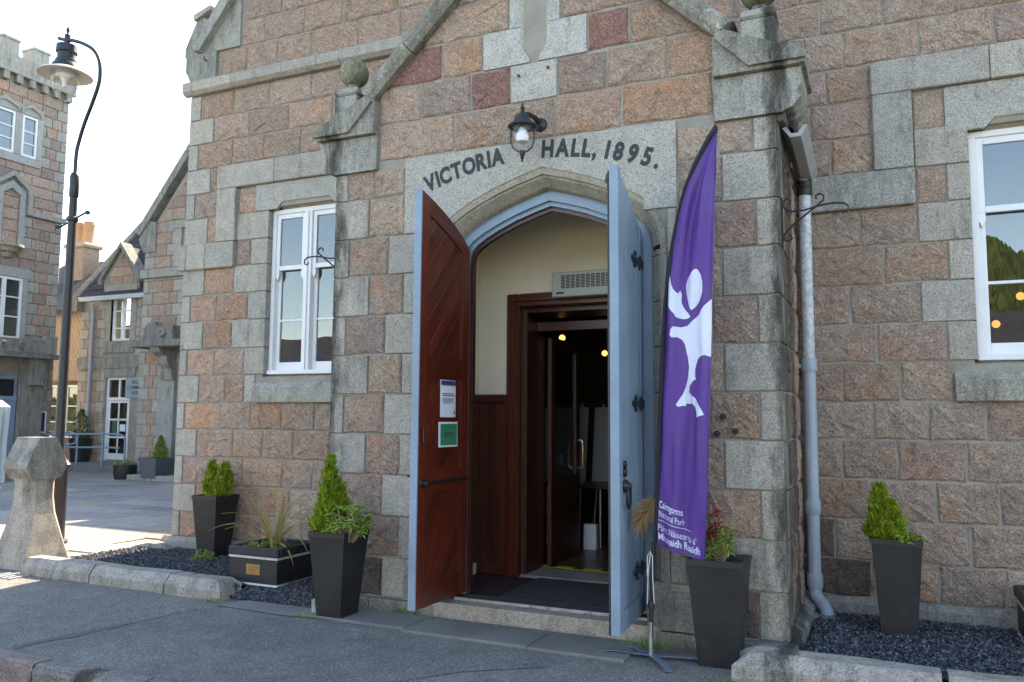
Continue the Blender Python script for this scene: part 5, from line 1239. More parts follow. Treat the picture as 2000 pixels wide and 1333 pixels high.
def rip(x, z):
    k = min(1, max(0, (3.75-z)/.5)); e = max(0.0, min(1.0, (1.1-z)/.5))
    sx = (x-interp(SLI, z))/max(.04, interp(RTE, z)-interp(SLI, z))
    return FYY+k*(.026*math.sin(9*sx+1.1*z+1)+.016*math.sin(17*sx-1.7*z)+.012*math.sin(3.1*z)*sx+.006*math.sin(27*sx+6*z)+.010*e*math.sin(12*z+5*sx)+.010*(1-abs(math.sin(2.1*z+2.6*sx)))**3+.008*(1-abs(math.sin(1.3*z-4.0*sx+.6)))**4)-.035*sx
PURPLE = plain("purple_polyester", (.092,.030,.23), .55, 3, .08, bumps=[(420,.08,.001)])
WHITEP = plain("white_print", (.66,.68,.80), .6, 4, .04)
bn = MB(); nz, nx = 90, 14
for j in range(nz+1):
    t_ = j/nz
    for i in range(nx+1):
        s_ = i/nx; zl = 3.741+(.685-3.741)*t_; zr = 3.741+(.583-3.741)*t_; z = zl+(zr-zl)*s_
        x = interp(SLI, z)+(interp(RTE, z)-interp(SLI, z))*s_; bn.v.append(Vector((x, rip(x, z), z)))
for j in range(nz):
    for i in range(nx): bn.face((j*(nx+1)+i, j*(nx+1)+i+1, (j+1)*(nx+1)+i+1, (j+1)*(nx+1)+i))
ban = bn.raw("banner", PURPLE, fl, org=(-1.3,FYY,.6)); ban.data.polygons.foreach_set("use_smooth", [True]*len(ban.data.polygons))
sm = MB(); n_ = 40
for k in range(n_+1):
    z = 3.79+(.678-3.79)*k/n_; zi = 3.741+(.685-3.741)*k/n_; xo = interp(SLO, z); xi = interp(SLI, zi)+.004
    for q, (f, d) in enumerate(((0,0),(.25,-.018),(.6,-.022),(1,.0),(.6,.02),(.25,.02))): sm.v.append(Vector((xo+(xi-xo)*f, (rip(xi, zi)-.004)*(f)+FYY*(1-f)+d, z+(zi-z)*f)))
for k in range(n_):
    for q in range(6): sm.face((k*6+q, k*6+(q+1) % 6, (k+1)*6+(q+1) % 6, (k+1)*6+q))
sm.face(range(6)); sm.face([n_*6+q for q in range(6)])
sm.build("pole_sleeve", plain("black_sleeve",(.018,.02,.026),.8,8,.2), fl, smooth=True)
def on_banner(name, polys, mat, off=.004):
    """polygons in (x,z) laid on the rippling cloth; polys: (verts2d, faces)"""
    vs, fs = polys; bm = bmesh.new(); bv = [bm.verts.new((x, 0, z)) for x, z in vs]
    for f in fs:
        try: bm.faces.new([bv[i] for i in f])
        except Exception: pass
    xs = [v[0] for v in vs]; zs = [v[1] for v in vs]
    for lo, hi, st, ax in ((min(xs), max(xs), .018, 0), (min(zs), max(zs), .03, 2)):
        q = lo+st
        while q < hi:
            co = (q,0,0) if ax == 0 else (0,0,q); no = (1,0,0) if ax == 0 else (0,0,1)
            bmesh.ops.bisect_plane(bm, geom=bm.verts[:]+bm.edges[:]+bm.faces[:], plane_co=co, plane_no=no, dist=1e-5); q += st
    m_ = MB(); bm.verts.index_update()
    m_.v = [Vector((v.co.x, rip(v.co.x, v.co.z)-off, v.co.z)) for v in bm.verts]; m_.f = [tuple(v.index for v in f.verts) for f in bm.faces]; m_.m = [0]*len(m_.f); bm.free()
    o_ = m_.raw(name, mat, ban, org=(-1.3,FYY,1.0)); o_.data.polygons.foreach_set("use_smooth", [True]*len(o_.data.polygons)); return o_
def poly_of(pts): return pts, [tuple(t_) for t_ in tessellate_polygon([[Vector((p[0], p[1], 0)) for p in pts]])]
def smoothp(pts, n=3):
    L_ = len(pts); o_ = []
    for i in range(L_):
        p0, p1, p2, p3 = [Vector(pts[(i+d) % L_]) for d in (-1,0,1,2)]
        for k in range(n):
            t_ = k/n; v = .5*((2*p1)+(p2-p0)*t_+(2*p0-5*p1+4*p2-p3)*t_*t_+(3*p1-p0-3*p2+p3)*t_**3); o_.append((v.x, v.y))
    return o_
E1 = [(-1.221,2.7),(-1.186,2.648),(-1.173,2.568),(-1.181,2.498),(-1.217,2.436),(-1.264,2.398),(-1.288,2.446),(-1.31,2.548),(-1.304,2.619),(-1.263,2.674)]
E2 = [(-1.418,2.663),(-1.41,2.626),(-1.393,2.56),(-1.358,2.525),(-1.348,2.55),(-1.337,2.514),(-1.34,2.463),(-1.317,2.405),(-1.273,2.35),(-1.325,2.334),(-1.377,2.35),(-1.388,2.373),(-1.428,2.425),(-1.43,2.483),(-1.428,2.584)]
E3 = [(-1.112,2.47),(-1.155,2.425),(-1.211,2.357),(-1.268,2.31),(-1.297,2.283),(-1.34,2.274),(-1.394,2.279),(-1.409,2.259),(-1.419,2.216),(-1.405,2.197),(-1.369,2.2),(-1.334,2.177),(-1.313,2.141),(-1.304,2.091),
      (-1.294,2.044),(-1.288,1.977),(-1.296,1.894),(-1.31,1.828),(-1.331,1.778),(-1.358,1.745),(-1.383,1.704),(-1.37,1.687),(-1.328,1.696),(-1.312,1.691),(-1.308,1.712),(-1.27,1.709),(-1.246,1.687),(-1.23,1.646),(-1.227,1.61),(-1.201,1.622),(-1.171,1.63),(-1.197,1.679),(-1.237,1.745),(-1.277,1.773),(-1.29,1.795),(-1.285,1.844),(-1.259,1.88),(-1.235,1.885),(-1.243,1.91),(-1.242,1.96),(-1.219,2.034),(-1.195,2.053),(-1.16,2.059),(-1.124,2.047),(-1.117,2.25)]
HEM = plain("purple_hem", (.072,.024,.185), .6, 3, .08)
hz = [3.70-.03*k for k in range(103)]
on_banner("hem", ([(interp(RTE, z)-.002, z) for z in hz]+[(interp(RTE, z)-.014, z) for z in hz], [(k, k+1, 104+k, 103+k) for k in range(102)]), HEM, .003)
on_banner("emblem", poly_of(smoothp(E1)), WHITEP); on_banner("emblem", poly_of(smoothp(E2, 2)), WHITEP); on_banner("emblem", poly_of(E3), WHITEP)
def line_text(s_, p0, p1, h, bold, name="lettering"):
    vs, fs = text_mesh(s_, 1.0, bold); a, b = text_w(vs); L_ = math.hypot(p1[0]-p0[0], p1[1]-p0[1]); sx = L_/(b-a); sy = h/.729; ux, uz = (p1[0]-p0[0])/L_, (p1[1]-p0[1])/L_
    pts = [(p0[0]+(v.x-a)*sx*ux, p0[1]+(v.x-a)*sx*uz+v.y*sy) for v in vs]
    on_banner(name, (pts, fs), WHITEP, .005)
line_text("Cairngorms", (-1.520,.955), (-1.350,.898), .052, .016); line_text("National Park", (-1.522,.888), (-1.336,.826), .048, .002)
on_banner("rule", ([(-1.528,.862),(-1.41,.827),(-1.292,.789),(-1.292,.793),(-1.41,.831),(-1.528,.866)], [(0,1,4,5),(1,2,3,4)]), WHITEP)
line_text("P\u00e0irc N\u00e0iseanta a'", (-1.530,.790), (-1.252,.702), .050, .002); line_text("Mhonaidh Ruaidh", (-1.530,.722), (-1.225,.630), .054, .016)
MB().tube([(FX,FYY,.02),(FX+.005,FYY,.30),(-1.566,FYY,.70)], [.016,.015,.012], 10).build("pole", BLACK, fl, smooth=True)
MB().tube([(FX-.003,FYY,-.105),(FX,FYY,.13)], .017, 10).build("spigot", STEEL, fl, smooth=True)
MB().lathe([(.022,0),(.024,.01),(.024,.04),(.02,.05)], (FX+.004,FYY,.22), 10).build("clamp", BLACK, fl, smooth=True)
MB().tube([(FX+.03,FYY-.02,.27),(FX+.022,FYY-.025,.45),(FX+.02,FYY-.02,.60),(FX+.005,FYY-.02,.635),(FX-.018,FYY-.02,.60),(FX-.02,FYY-.02,.46)], .0035, 5).build("cord", ROPE, fl); MB().tube([(FX-.022,FYY-.018,.26),(FX-.012,FYY-.02,.5),(FX+.006,FYY-.02,.62)], .0035, 5).build("cord", ROPE, fl)
FOOT = plain("blue_grey_steel", (.16,.20,.26), .4, 10, .12, metal=.4)
for k, (a, L_) in enumerate(((182,.46),(306,.33),(10,.50),(140,.32))):
    d_ = Vector((math.cos(R(a)), math.sin(R(a)), 0)); s_ = Vector((-d_.y, d_.x, 0)); m_ = MB()
    for t_, z_, w_ in ((0,-.098,.028),(.62,-.093,.026),(.78,-.104,.026),(1,-.118,.026)):
        p = Vector((FX, FYY, z_))+d_*L_*t_; m_.v += [p-s_*w_, p+s_*w_, p+s_*w_-Vector((0,0,.007)), p-s_*w_-Vector((0,0,.007))]
    for j in range(3):
        for q in range(4): m_.face((j*4+q, j*4+(q+1) % 4, (j+1)*4+(q+1) % 4, (j+1)*4+q))
    m_.face((0,1,2,3)); m_.face((12,13,14,15)); m_.build("foot", FOOT, fl)
# bolts left in the wall stone
for x_, z_ in ((-1.12,1.62),(-1.17,1.49),(-1.03,1.51)):
    MB().lathe([(.024,0),(.024,.012),(.0,.016)], (x_,PY-.028,z_), 12, axis=(Vector((1,0,0)),Vector((0,0,1)),Vector((0,-1,0)))).build("wall_plug", INKBLK, porch)

# ------------------------------------------------------------------ neighbouring buildings
def simple_window(parent, fr, u0, u1, z0, z1, lights=2, bars=(.5,), d=-.10, arched=False):
    O_, U_, N_ = fr; P3 = lambda u, z, q: O_+U_*u+Vector((0,0,z))+N_*q
    m_ = MB()
    def bx(a, b, c_, e, d0, d1, mm=None):
        mm = mm or m_; mm.prism(rect(a, b, c_, e), lambda u, z: P3(u, z, d1), lambda u, z: P3(u, z, d0))
    f = .07
    bx(u0,u1,z0,z0+f,d-.05,d+.03); bx(u0,u1,z1-f,z1,d-.05,d+.03); bx(u0,u0+f,z0+f,z1-f,d-.05,d+.03); bx(u1-f,u1,z0+f,z1-f,d-.05,d+.03)
    for k in range(1, lights):
        c_ = u0+(u1-u0)*k/lights; bx(c_-.06,c_+.06,z0+f,z1-f,d-.05,d+.025)
    wo = m_.build("window", WHITE, parent)
    g = []
    zz = [z0+f]+[z0+(z1-z0)*b for b in bars]+[z1-f]
    for k in range(lights):
        a = u0+(u1-u0)*k/lights+(.06 if k else f); b = u0+(u1-u0)*(k+1)/lights-(.06 if k < lights-1 else f)
        s_ = MB()
        for q in zz[1:-1]: bx(a,b,q-.02,q+.02,d-.03,d+.01,s_)
        if s_.v: s_.build("glazing_bar", WHITE, wo)
        for qa, qb in zip(zz[:-1], zz[1:]):
            p = MB(); bx(a,b,qa+.01,qb-.01,d-.02,d-.015,p); p.build("pane", GLASS, wo)
    return wo
def courses(parent, fr, u0, u1, z0, z1, ch, holes=(), quoin=(True,True), clips=(), seed=1, wmin=.42, wmax=.72, pal=None, jamb=True, zskip=()):
    rg = random.Random(seed); pal = pal or PINK; z = z0; i = 0
    while z < z1-.05:
        ze = min(z+ch, z1); segs = [(u0, u1)]
        for hu0, hu1, hz0, hz1 in holes:
            if ze > hz0+.05 and z < hz1-.05:
                ns = []
                for a, b in segs:
                    if hu1 <= a or hu0 >= b: ns.append((a, b)); continue
                    if hu0 > a: ns.append((a, hu0))
                    if hu1 < b: ns.append((hu1, b))
                segs = ns
        for a, b in segs:
            x = a; edge_l = (abs(a-u0) > 1e-6) or quoin[0]; edge_r = (abs(b-u1) > 1e-6) or quoin[1]; cells = []
            if edge_l and b-a > .3: q = .22 if i % 2 else .40; q = min(q, (b-a)*.5); cells.append((x, x+q, 'g')); x += q
            endq = 0
            if edge_r and b-x > .3: endq = min(.40 if i % 2 else .22, (b-x)*.5)
            while x < b-endq-.01:
                w_ = rg.uniform(wmin, wmax)
                if b-endq-x-w_ < wmin*.6: w_ = b-endq-x
                cells.append((x, x+w_, 'p')); x += w_
            if endq: cells.append((b-endq, b, 'g'))
            for ca, cb, k in cells:
                po = rect(ca, cb, z, ze)
                for cl in clips: po = clip(po, *cl) if len(po) >= 3 else po
                if len(po) < 3 or max(p[0] for p in po)-min(p[0] for p in po) < .08 or max(p[1] for p in po)-min(p[1] for p in po) < .06: continue
                col = vary(rg.choice(pal), .10, .9) if k == 'p' else vary(rg.choice(GREYS), .07, .8)
                stone(parent, fr, po, col, k == 'p', proud=.03, back=.02, gap=.010, cheap=True)
        z = ze; i += 1
# --- the community building: recessed bay with gablet, projecting gabled wing
hb = thing("community_building", (-21, 18.5, -.12), "pink granite building with slate roof, gablet window and blue-grey sign across the plaza", "building")
BY, WY = 18.5, 16.5
bayw = wallpoly("bay_wall", [(-24.15,-.15),(-18.9,-.15),(-18.9,5.35),(-21.55,5.35),(-21.55,6.0),(-22.36,7.0),(-23.17,6.0),(-23.17,5.35),(-24.15,5.35)], [rect(-22.76,-21.86,3.98,5.46), rect(-22.83,-21.72,.16,2.80)], BY+.01, BY+.4, MORTAR, hb)
FB = (Vector((0,BY+.01,0)), Vector((1,0,0)), Vector((0,-1,0)))
courses(bayw, FB, -24.15, -20.6, 0, 3.08, .335, [(-22.85,-21.0,-.5,3.4)], (True,False), seed=3, pal=DARKS+MAUVE)
courses(bayw, FB, -24.15, -20.6, 3.46, 5.33, .31, [(-22.98,-21.6,3.58,5.6)], (True,False), seed=4)
courses(bayw, FB, -22.9, -21.8, 5.78, 6.9, .30, (), (False,False), [(1.25,1,6.85+1.25*-22.36), (-1.25,1,6.85-1.25*-22.36)], seed=5)
MB().prism(rect(-24.2,-20.7,3.09,3.45), lambda u, z: (u, BY-.04, z), lambda u, z: (u, BY+.02, z)).build("string_course", DRESS, bayw, (.27,.265,.25,.45))
MB().prism(rect(-23.0,-21.6,3.59,3.97), lambda u, z: (u, BY-.05, z), lambda u, z: (u, BY+.02, z)).build("window_sill", DRESS, bayw, (.29,.285,.27,.4))
for a, b in ((-23.0,-22.76),(-21.86,-21.6)):
    for k in range(5): MB().prism(rect(a,b,3.98+k*.3,3.98+k*.3+.29), lambda u, z: (u, BY-.018, z), lambda u, z: (u, BY+.12, z)).build("dressed_stone", DRESS, bayw, vary(sr.choice(GREYS), .06, .8))
MB().prism(rect(-23.1,-21.6,5.47,5.80), lambda u, z: (u, BY-.03, z), lambda u, z: (u, BY+.12, z)).build("window_lintel", DRESS, bayw, (.33,.33,.31,.7))
MB().prism([(-22.9,2.81),(-21.5,2.81),(-21.5,3.08),(-22.9,3.08)], lambda u, z: (u, BY-.03, z), lambda u, z: (u, BY+.12, z)).build("door_lintel", DRESS, bayw, (.28,.28,.265,.5))
for s_ in (1,-1):
    pts = [(-22.36,7.02),(-22.36,7.2),(-23.30,6.02),(-23.30,5.84),(-23.16,5.84),(-23.16,6.0)]
    pts = pts if s_ > 0 else [(2*-22.36-u, z) for u, z in reversed(pts)]
    blk("gablet_cope", pts, BY-.12, BY+.3, (.24,.235,.215,.4), bayw)
    m_ = MB(); e = -23.25
    m_.prism([(e,5.82),(-22.36,6.98),(-22.36,7.10),(e,5.94)], lambda u, z: (u if s_ > 0 else -44.72-u, BY+.2, z), lambda u, z: (u if s_ > 0 else -44.72-u, BY+1.9, z)); m_.build("gablet_roof", SLATE, hb)
simple_window(hb, FB, -22.76,-21.86,3.98,5.46,2,(.28,.66))
# bay roof with stone verge, rows of slates
m_ = MB(); e0, e1 = Vector((0,BY-.15,5.42)), Vector((0,BY+3.3,9.55))
m_.v = [Vector(p) for p in ((-24.2,BY-.15,5.42),(-17,BY-.15,5.42),(-17,BY+3.3,9.55),(-24.2,BY+3.3,9.55),(-24.2,BY-.15,5.30),(-17,BY-.15,5.30),(-17,BY+3.3,9.43),(-24.2,BY+3.3,9.43))]
for q in ((0,1,2,3),(4,7,6,5),(0,4,5,1),(1,5,6,2),(2,6,7,3),(3,7,4,0)): m_.face(q)
m_.build("bay_roof", SLATE, hb)
sl_ = MB(); 
for r_ in range(15):
    t0 = r_/15; t1 = (r_+1.25)/15; p0 = e0.lerp(e1, t0)+Vector((0,-.02,.045)); p1 = e0.lerp(e1, min(1,t1))+Vector((0,0,.012))
    for k in range(22):
        xa = -24.1+k*.30+(.15 if r_ % 2 else 0); i0 = len(sl_.v); jz = sr.uniform(0,.012)
        sl_.v += [Vector((xa,p0.y,p0.z+jz)),Vector((xa+.29,p0.y,p0.z+jz)),Vector((xa+.29,p1.y,p1.z)),Vector((xa,p1.y,p1.z)),Vector((xa,p0.y,p0.z-.02)),Vector((xa+.29,p0.y,p0.z-.02))]; sl_.face((i0,i0+1,i0+2,i0+3)); sl_.face((i0+4,i0+5,i0+1,i0))
tag(sl_.build("roof_slates", SLATE, hb), kind="stuff")
vg = MB(); a_, b_ = Vector((-24.22,BY-.25,5.30)), Vector((-24.22,BY+3.4,9.67))
for k in range(6):
    p0, p1 = a_.lerp(b_, k/6+.004), a_.lerp(b_, (k+1)/6-.004); m_ = MB()
    for p in (p0, p1):
        for dx, dz in ((-.16,-.05),(.16,-.05),(.16,.17),(.06,.24),(-.06,.24),(-.16,.17)): m_.v.append(p+Vector((dx,0,dz)))
    for j in range(6): m_.face((j, (j+1) % 6, 6+(j+1) % 6, 6+j))
    m_.face(range(6)); m_.face(range(6,12)); m_.build("verge_cope", DRESS, hb, vary((.25,.245,.235), .1, .35))
blk("skew_putt", [(-24.45,5.0),(-24.0,5.0),(-24.0,5.35),(-24.1,5.5),(-24.3,5.5),(-24.5,5.3)], BY-.30, BY+.3, (.27,.265,.25,.35), hb)
MB().prism([(-24.15,5.30),(-20.9,5.30),(-20.9,5.44),(-24.15,5.44)], lambda u, z: (u, BY-.26, z), lambda u, z: (u, BY-.12, z)).build("gutter", plain("white_gutter",(.50,.52,.54),.5,8,.15), hb)
MB().tube([(-23.45,BY-.2,5.3),(-23.48,BY-.12,5.05),(-23.48,BY-.09,4.8),(-23.48,BY-.09,0)], .05, 8).build("rainwater_pipe", GREYPIPE, hb, smooth=True)
# ridge chimney with flue box
MB().box(-21.9,-20.9,BY+3.1,BY+3.8,9.0,10.15,.02).build("chimney_stack", ROCK, hb, (.37,.28,.24,.9)); MB().box(-22.02,-20.78,BY+2.98,BY+3.92,10.15,10.35,.04).build("chimney_cap", DRESS, hb, (.38,.36,.32,.7))
q = MB(); q.box(-21.5,-21.44,BY+3.3,BY+3.6,10.35,10.85); q.box(-21.2,-21.14,BY+3.3,BY+3.6,10.35,10.85); q.box(-21.5,-21.14,BY+3.3,BY+3.6,10.80,10.88); q.build("flue_cowl", BLACK, hb)
# entrance: glazed white door with transom, sign
dr = MB(); FD = FB
def bxB(mm, a, b, c_, e, y0, y1): mm.box(a, b, BY+y0, BY+y1, c_, e, .006)
bxB(dr,-22.83,-22.75,.16,2.80,.06,.16); bxB(dr,-21.80,-21.72,.16,2.80,.06,.16); bxB(dr,-22.75,-21.80,2.72,2.80,.06,.16); bxB(dr,-22.75,-21.80,2.06,2.16,.06,.16); bxB(dr,-22.31,-22.24,2.16,2.72,.06,.14)
bxB(dr,-22.74,-22.66,.18,2.05,.07,.13); bxB(dr,-21.90,-21.82,.18,2.05,.07,.13); bxB(dr,-22.66,-21.90,.18,.38,.07,.13); bxB(dr,-22.31,-22.25,.38,2.05,.08,.12); bxB(dr,-22.66,-21.90,1.42,1.48,.08,.12); bxB(dr,-22.66,-21.90,.86,.92,.08,.12); bxB(dr,-22.66,-21.90,1.98,2.05,.07,.13)
do_ = dr.build("entrance_door", WHITE, hb)
for a, b, c_, e in ((-22.75,-22.31,2.16,2.72),(-22.24,-21.80,2.16,2.72),(-22.66,-22.31,1.48,1.98),(-22.25,-21.90,1.48,1.98),(-22.66,-22.31,.92,1.42),(-22.25,-21.90,.92,1.42),(-22.66,-22.31,.38,.86),(-22.25,-21.90,.38,.86)):
    MB().box(a, b, BY+.09, BY+.095, c_, e).build("pane", GLASS, do_)
MB().box(-22.55,-22.32,BY+.08,BY+.085,1.0,1.42).build("poster", plain("green_poster",(.04,.10,.08),.6,9,.2), do_); MB().box(-22.2,-21.95,BY+.08,BY+.085,1.08,1.30).build("poster", PAPER, do_)
MB().box(-22.85,-21.5,BY+.41,BY+.45,0,3).build("lobby_back", plain("lobby_tan",(.32,.20,.10),.8,2,.2), hb)
sg = thing("community_sign", (-21.2,BY-.02,2.15), "pale blue-grey sign board with dark capital letters, partly hidden by the wing", "sign")
MB().box(-21.88,-20.55,BY-.05,BY-.012,2.14,2.79,.004).build("board", plain("sign_blue_grey",(.27,.33,.37),.5,4,.05), sg)
for s_, z_ in (("BALLATER",2.58),("COMMUNITY &",2.41),("HERITAGE",2.24)):
    vs, fs = text_mesh(s_, .165, .002); a, b = text_w(vs); m_ = MB(); m_.v = [Vector((-21.215+(v.x-(a+b)/2)*1.0, BY-.0525, z_+v.y)) for v in vs]
    for f in fs: m_.face(f)
    m_.raw("lettering", INK, sg, org=(-21.2,BY-.05,z_))
# wing
wingw = wallpoly("wing_wall", [(-19.05,-.15),(-12.4,-.15),(-12.4,6.6),(-15.7,10.7),(-19.05,6.6)], [rect(-17.1,-14.3,3.7,5.6)], WY+.01, WY+.4, MORTAR, hb)
FW = (Vector((0,WY+.01,0)), Vector((1,0,0)), Vector((0,-1,0)))
courses(wingw, FW, -19.05,-16.0, .0, 5.44, .335, [(-18.15,-16.0,-.5,3.0),(-17.5,-16,3.0,5.7)], (True,False), seed=8)
courses(wingw, FW, -19.05,-15.8, 5.72, 9.6, .335, [(-17.8,-15.5,5.4,7.0)], (True,False), [(-1.2,1,6.45+1.2*19.05)], seed=9)
MB().prism([(-19.12,5.46),(-16.0,5.46),(-16.0,5.70),(-19.12,5.70)], lambda u, z: (u, WY-.08, z), lambda u, z: (u, WY+.02, z)).build("string_course", DRESS, wingw, (.33,.325,.31,.6))
MB().prism([(-17.86,5.72),(-17.62,5.72),(-17.62,7.0),(-17.86,7.0)], lambda u, z: (u, WY-.06, z), lambda u, z: (u, WY+.02, z)).build("hood_mould", DRESS, wingw, (.36,.355,.34,.8)); MB().prism([(-17.9,6.8),(-15.5,6.8),(-15.5,7.02),(-17.9,7.02)], lambda u, z: (u, WY-.08, z), lambda u, z: (u, WY+.0, z)).build("hood_mould", DRESS, wingw, (.33,.33,.31,.6))
blk("wing_kneeler", [(-19.05,6.2),(-18.6,6.2),(-18.6,7.05),(-18.85,7.1),(-19.25,6.62),(-19.2,6.45)], WY-.06, WY+.4, (.29,.285,.265,.4), hb)
for k in range(4):
    a = (-19.2+k*.9, 6.72+k*.9*1.22); b = (-19.2+(k+1)*.9-.01, 6.72+((k+1)*.9-.01)*1.22)
    blk("wing_skew", [(a[0]+.02,a[1]-.02),(b[0]+.02,b[1]-.02),(b[0]-.14,b[1]+.12),(a[0]-.14,a[1]+.12)], WY-.12, WY+.5, vary((.29,.285,.27), .08, .5), hb)
for s_ in (1,-1):
    m_ = MB(); m_.prism([(-19.2,6.55),(-15.7,10.8),(-15.7,10.95),(-19.2,6.7)], lambda u, z: (u if s_ > 0 else -31.4-u, WY+.4, z), lambda u, z: (u if s_ > 0 else -31.4-u, WY+8, z)); m_.build("wing_roof", SLATE, hb)
MB().box(-19.0,-12.4,WY+.41,WY+8,-.15,6.5).build("wing_body", MORTAR, hb)
m_ = MB(); m_.prism([(WY+.6,6.0),(WY+3.6,10.4),(WY+7.5,6.0)], lambda u, z: (-12.4, u, z), lambda u, z: (-8.4, u, z)); m_.build("link_roof", SLATE, hb); MB().box(-12.39,-8.4,WY+.7,WY+7.4,-.15,6.05).build("link_body", ROCK, hb, (.35,.26,.22))
# carved hood over the wing entrance
MB().box(-18.62,-16.2,WY-.75,WY,3.42,3.62,.03).build("entrance_hood", DRESS, hb, (.20,.20,.19,.4))
for yy in (WY-.35,):
    m_ = MB(); m_.prism([(0,2.55),(.16,2.55),(.20,2.85),(.34,3.0),(.38,3.2),(.60,3.3),(.66,3.42),(0,3.42)], lambda u, z: (-17.95, WY-u, z), lambda u, z: (-17.62, WY-u, z)); m_.build("carved_bracket", DRESS, hb, (.28,.275,.26,.5))
m_ = MB(); m_.prism([(-18.35,3.62),(-18.25,3.95),(-18.12,4.1),(-17.9,4.12),(-17.8,4.0),(-17.2,4.0),(-17.2,3.62)], lambda u, z: (u, WY-.6, z), lambda u, z: (u, WY-.35, z)); m_.build("carved_crest", DRESS, hb, (.24,.235,.22,.35))
MB().lathe([(.13,0),(.11,.05),(.06,.06),(.05,.02)], (-17.55,WY-.62,3.82), 12, axis=(Vector((1,0,0)),Vector((0,0,1)),Vector((0,-1,0)))).build("carved_roundel", DRESS, hb, (.26,.255,.24,.4), smooth=True)
MB().prism(rect(-18.15,-17.6,-.1,2.55), lambda u, z: (u, WY-.10, z), lambda u, z: (u, WY+.0, z)).build("door_pilaster", DRESS, hb, (.31,.31,.30,.7))
MB().box(-18.3,-15.5,WY-.9,WY-.12,-.13,.03,.02).build("entrance_step", DRESS, hb, (.30,.29,.27,.6))
# ramp with blue-grey railings in front of the bay
rp = thing("access_ramp", (-22.5,17.6,-.13), "concrete access ramp with kerb up to the white glazed door", "ramp")
m_ = MB(); m_.prism([(-26.5,-.13),(-20.4,-.13),(-20.4,.13),(-22.9,.13),(-26.5,-.08)], lambda u, z: (u, 17.3, z), lambda u, z: (u, BY-.02, z)); m_.build("ramp_slab", CONC, rp)
MB().box(-26.0,-20.5,17.22,17.30,-.13,.06,.01).build("ramp_kerb", CONC, rp)
MB().box(-20.5,-20.2,17.0,17.6,-.13,.2,.02).build("end_block", DRESS, rp, (.30,.30,.28,.7))
RAIL = plain("blue_grey_rail_paint", (.20,.29,.37), .4, 8, .08)
rl = thing("ramp_railing", (-23,17.25,-.1), "blue-grey tubular handrail along the access ramp", "railing")
for z_ in (.95,.55): MB().tube([(-27.5,17.26,z_-.04),(-21.2,17.26,z_+.08),(-20.6,17.26,z_+.08)] + ([(-20.42,17.26,.98),(-20.36,17.26,.9),(-20.36,17.26,.1)] if z_ > .9 else []), .028, 8).build("rail", RAIL, rl, smooth=True)
for x_ in (-27,-25.8,-24.6,-23.5,-22.4,-21.3): MB().tube([(x_,17.26,-.1),(x_,17.26,1.0)], .028, 8).build("post", RAIL, rl)
MB().tube([(-26.5,17.9,1.05),(-22.9,17.4,1.05),(-22.65,17.38,1.0),(-22.6,17.38,.85),(-22.65,17.38,.72),(-22.9,17.4,.68),(-26.5,17.9,.68)], .028, 8).build("return_rail", RAIL, rl, smooth=True)
# planters on the plaza
o_ = thing("barrel_planter", (-18.7,16.2,-.12), "low dark half-barrel planter with heather by the community building", "planter"); MB().lathe([(.26,0),(.30,.2),(.30,.38),(.27,.38),(.26,.30)], (-18.7,15.9,-.12), 18).build("barrel", POTBLK, o_, smooth=True); MB().lathe([(.26,.30),(0,.32)], (-18.7,15.9,-.12), 12).build("soil", SOIL, o_)
pieris(-18.7,15.9,.2,.30,.24,60,"dark low heather in the half-barrel on the plaza",31,L=(.03,.06))
o_ = thing("square_planter", (-17.5,15.78,-.12), "grey square planter against the community building wing", "planter"); m_ = MB()
for r_, z_ in ((.24,0),(.32,.60),(.29,.60),(.28,.54)): m_.v += [Vector((-17.5+a*r_,15.85+b*r_,-.12+z_)) for a, b in ((-1,-1),(1,-1),(1,1),(-1,1))]
for k in range(3):
    for j in range(4): m_.face((k*4+j, k*4+(j+1) % 4, (k+1)*4+(j+1) % 4, (k+1)*4+j))
m_.face((3,2,1,0)); m_.build("pot", plain("grey_pot",(.09,.10,.12),.6,4,.15), o_); MB().box(-17.77,-17.23,15.58,16.12,.40,.43).build("soil", SOIL, o_)
conifer(-17.38,15.85,.42,.62,.44,1500,"small golden conifer in the grey square planter",32); pieris(-17.72,15.72,.40,.2,.15,30,"variegated trailing plant in the grey square planter",33,L=(.04,.07))
o_ = thing("round_planter", (-23.2,17.9,0), "dark round planter by the white glazed door", "planter"); MB().lathe([(.28,0),(.36,.75),(.33,.75),(.32,.68)], (-23.15,17.95,.1), 16).build("pot", POTBLK, o_, smooth=True); MB().lathe([(.32,.68),(0,.70)], (-23.15,17.95,.1), 12).build("soil", SOIL, o_)
conifer(-23.15,17.95,.8,.95,.75,1800,"rounded dark green conifer in the round planter by the white door",34,mat=LEAFD)

# --- the crenellated tower house, its long side facing the plaza
tw = thing("tower_house", (-24, 16, -.12), "battlemented pink granite tower house with arched upper windows left of the plaza", "building")
TX = -24.0; FT = (Vector((TX-.01,0,0)), Vector((0,1,0)), Vector((1,0,0)))
def tpoly(name, pts, d0, d1, mat, col, parent=None):
    m_ = MB(); m_.prism(pts, lambda u, z: (TX+d1, u, z), lambda u, z: (TX+d0, u, z)); return m_.build(name, mat, parent or tw, col)
twall = tpoly("tower_wall", rect(8.0,17.5,-.15,12.2), -.45, -.015, MORTAR, None)
MB().box(TX-8,TX-.46,8.0,17.5,-.15,12.1).build("tower_body", MORTAR, tw)
TH = [(15.0,16.55,9.35,11.05),(15.45,16.1,6.9,8.65),(14.9,16.45,3.75,5.95),(14.3,17.15,-.5,3.75)]
courses(twall, FT, 13.9, 17.5, 0, 11.75, .335, TH, (False,True), seed=14, pal=MAUVE+PINK)
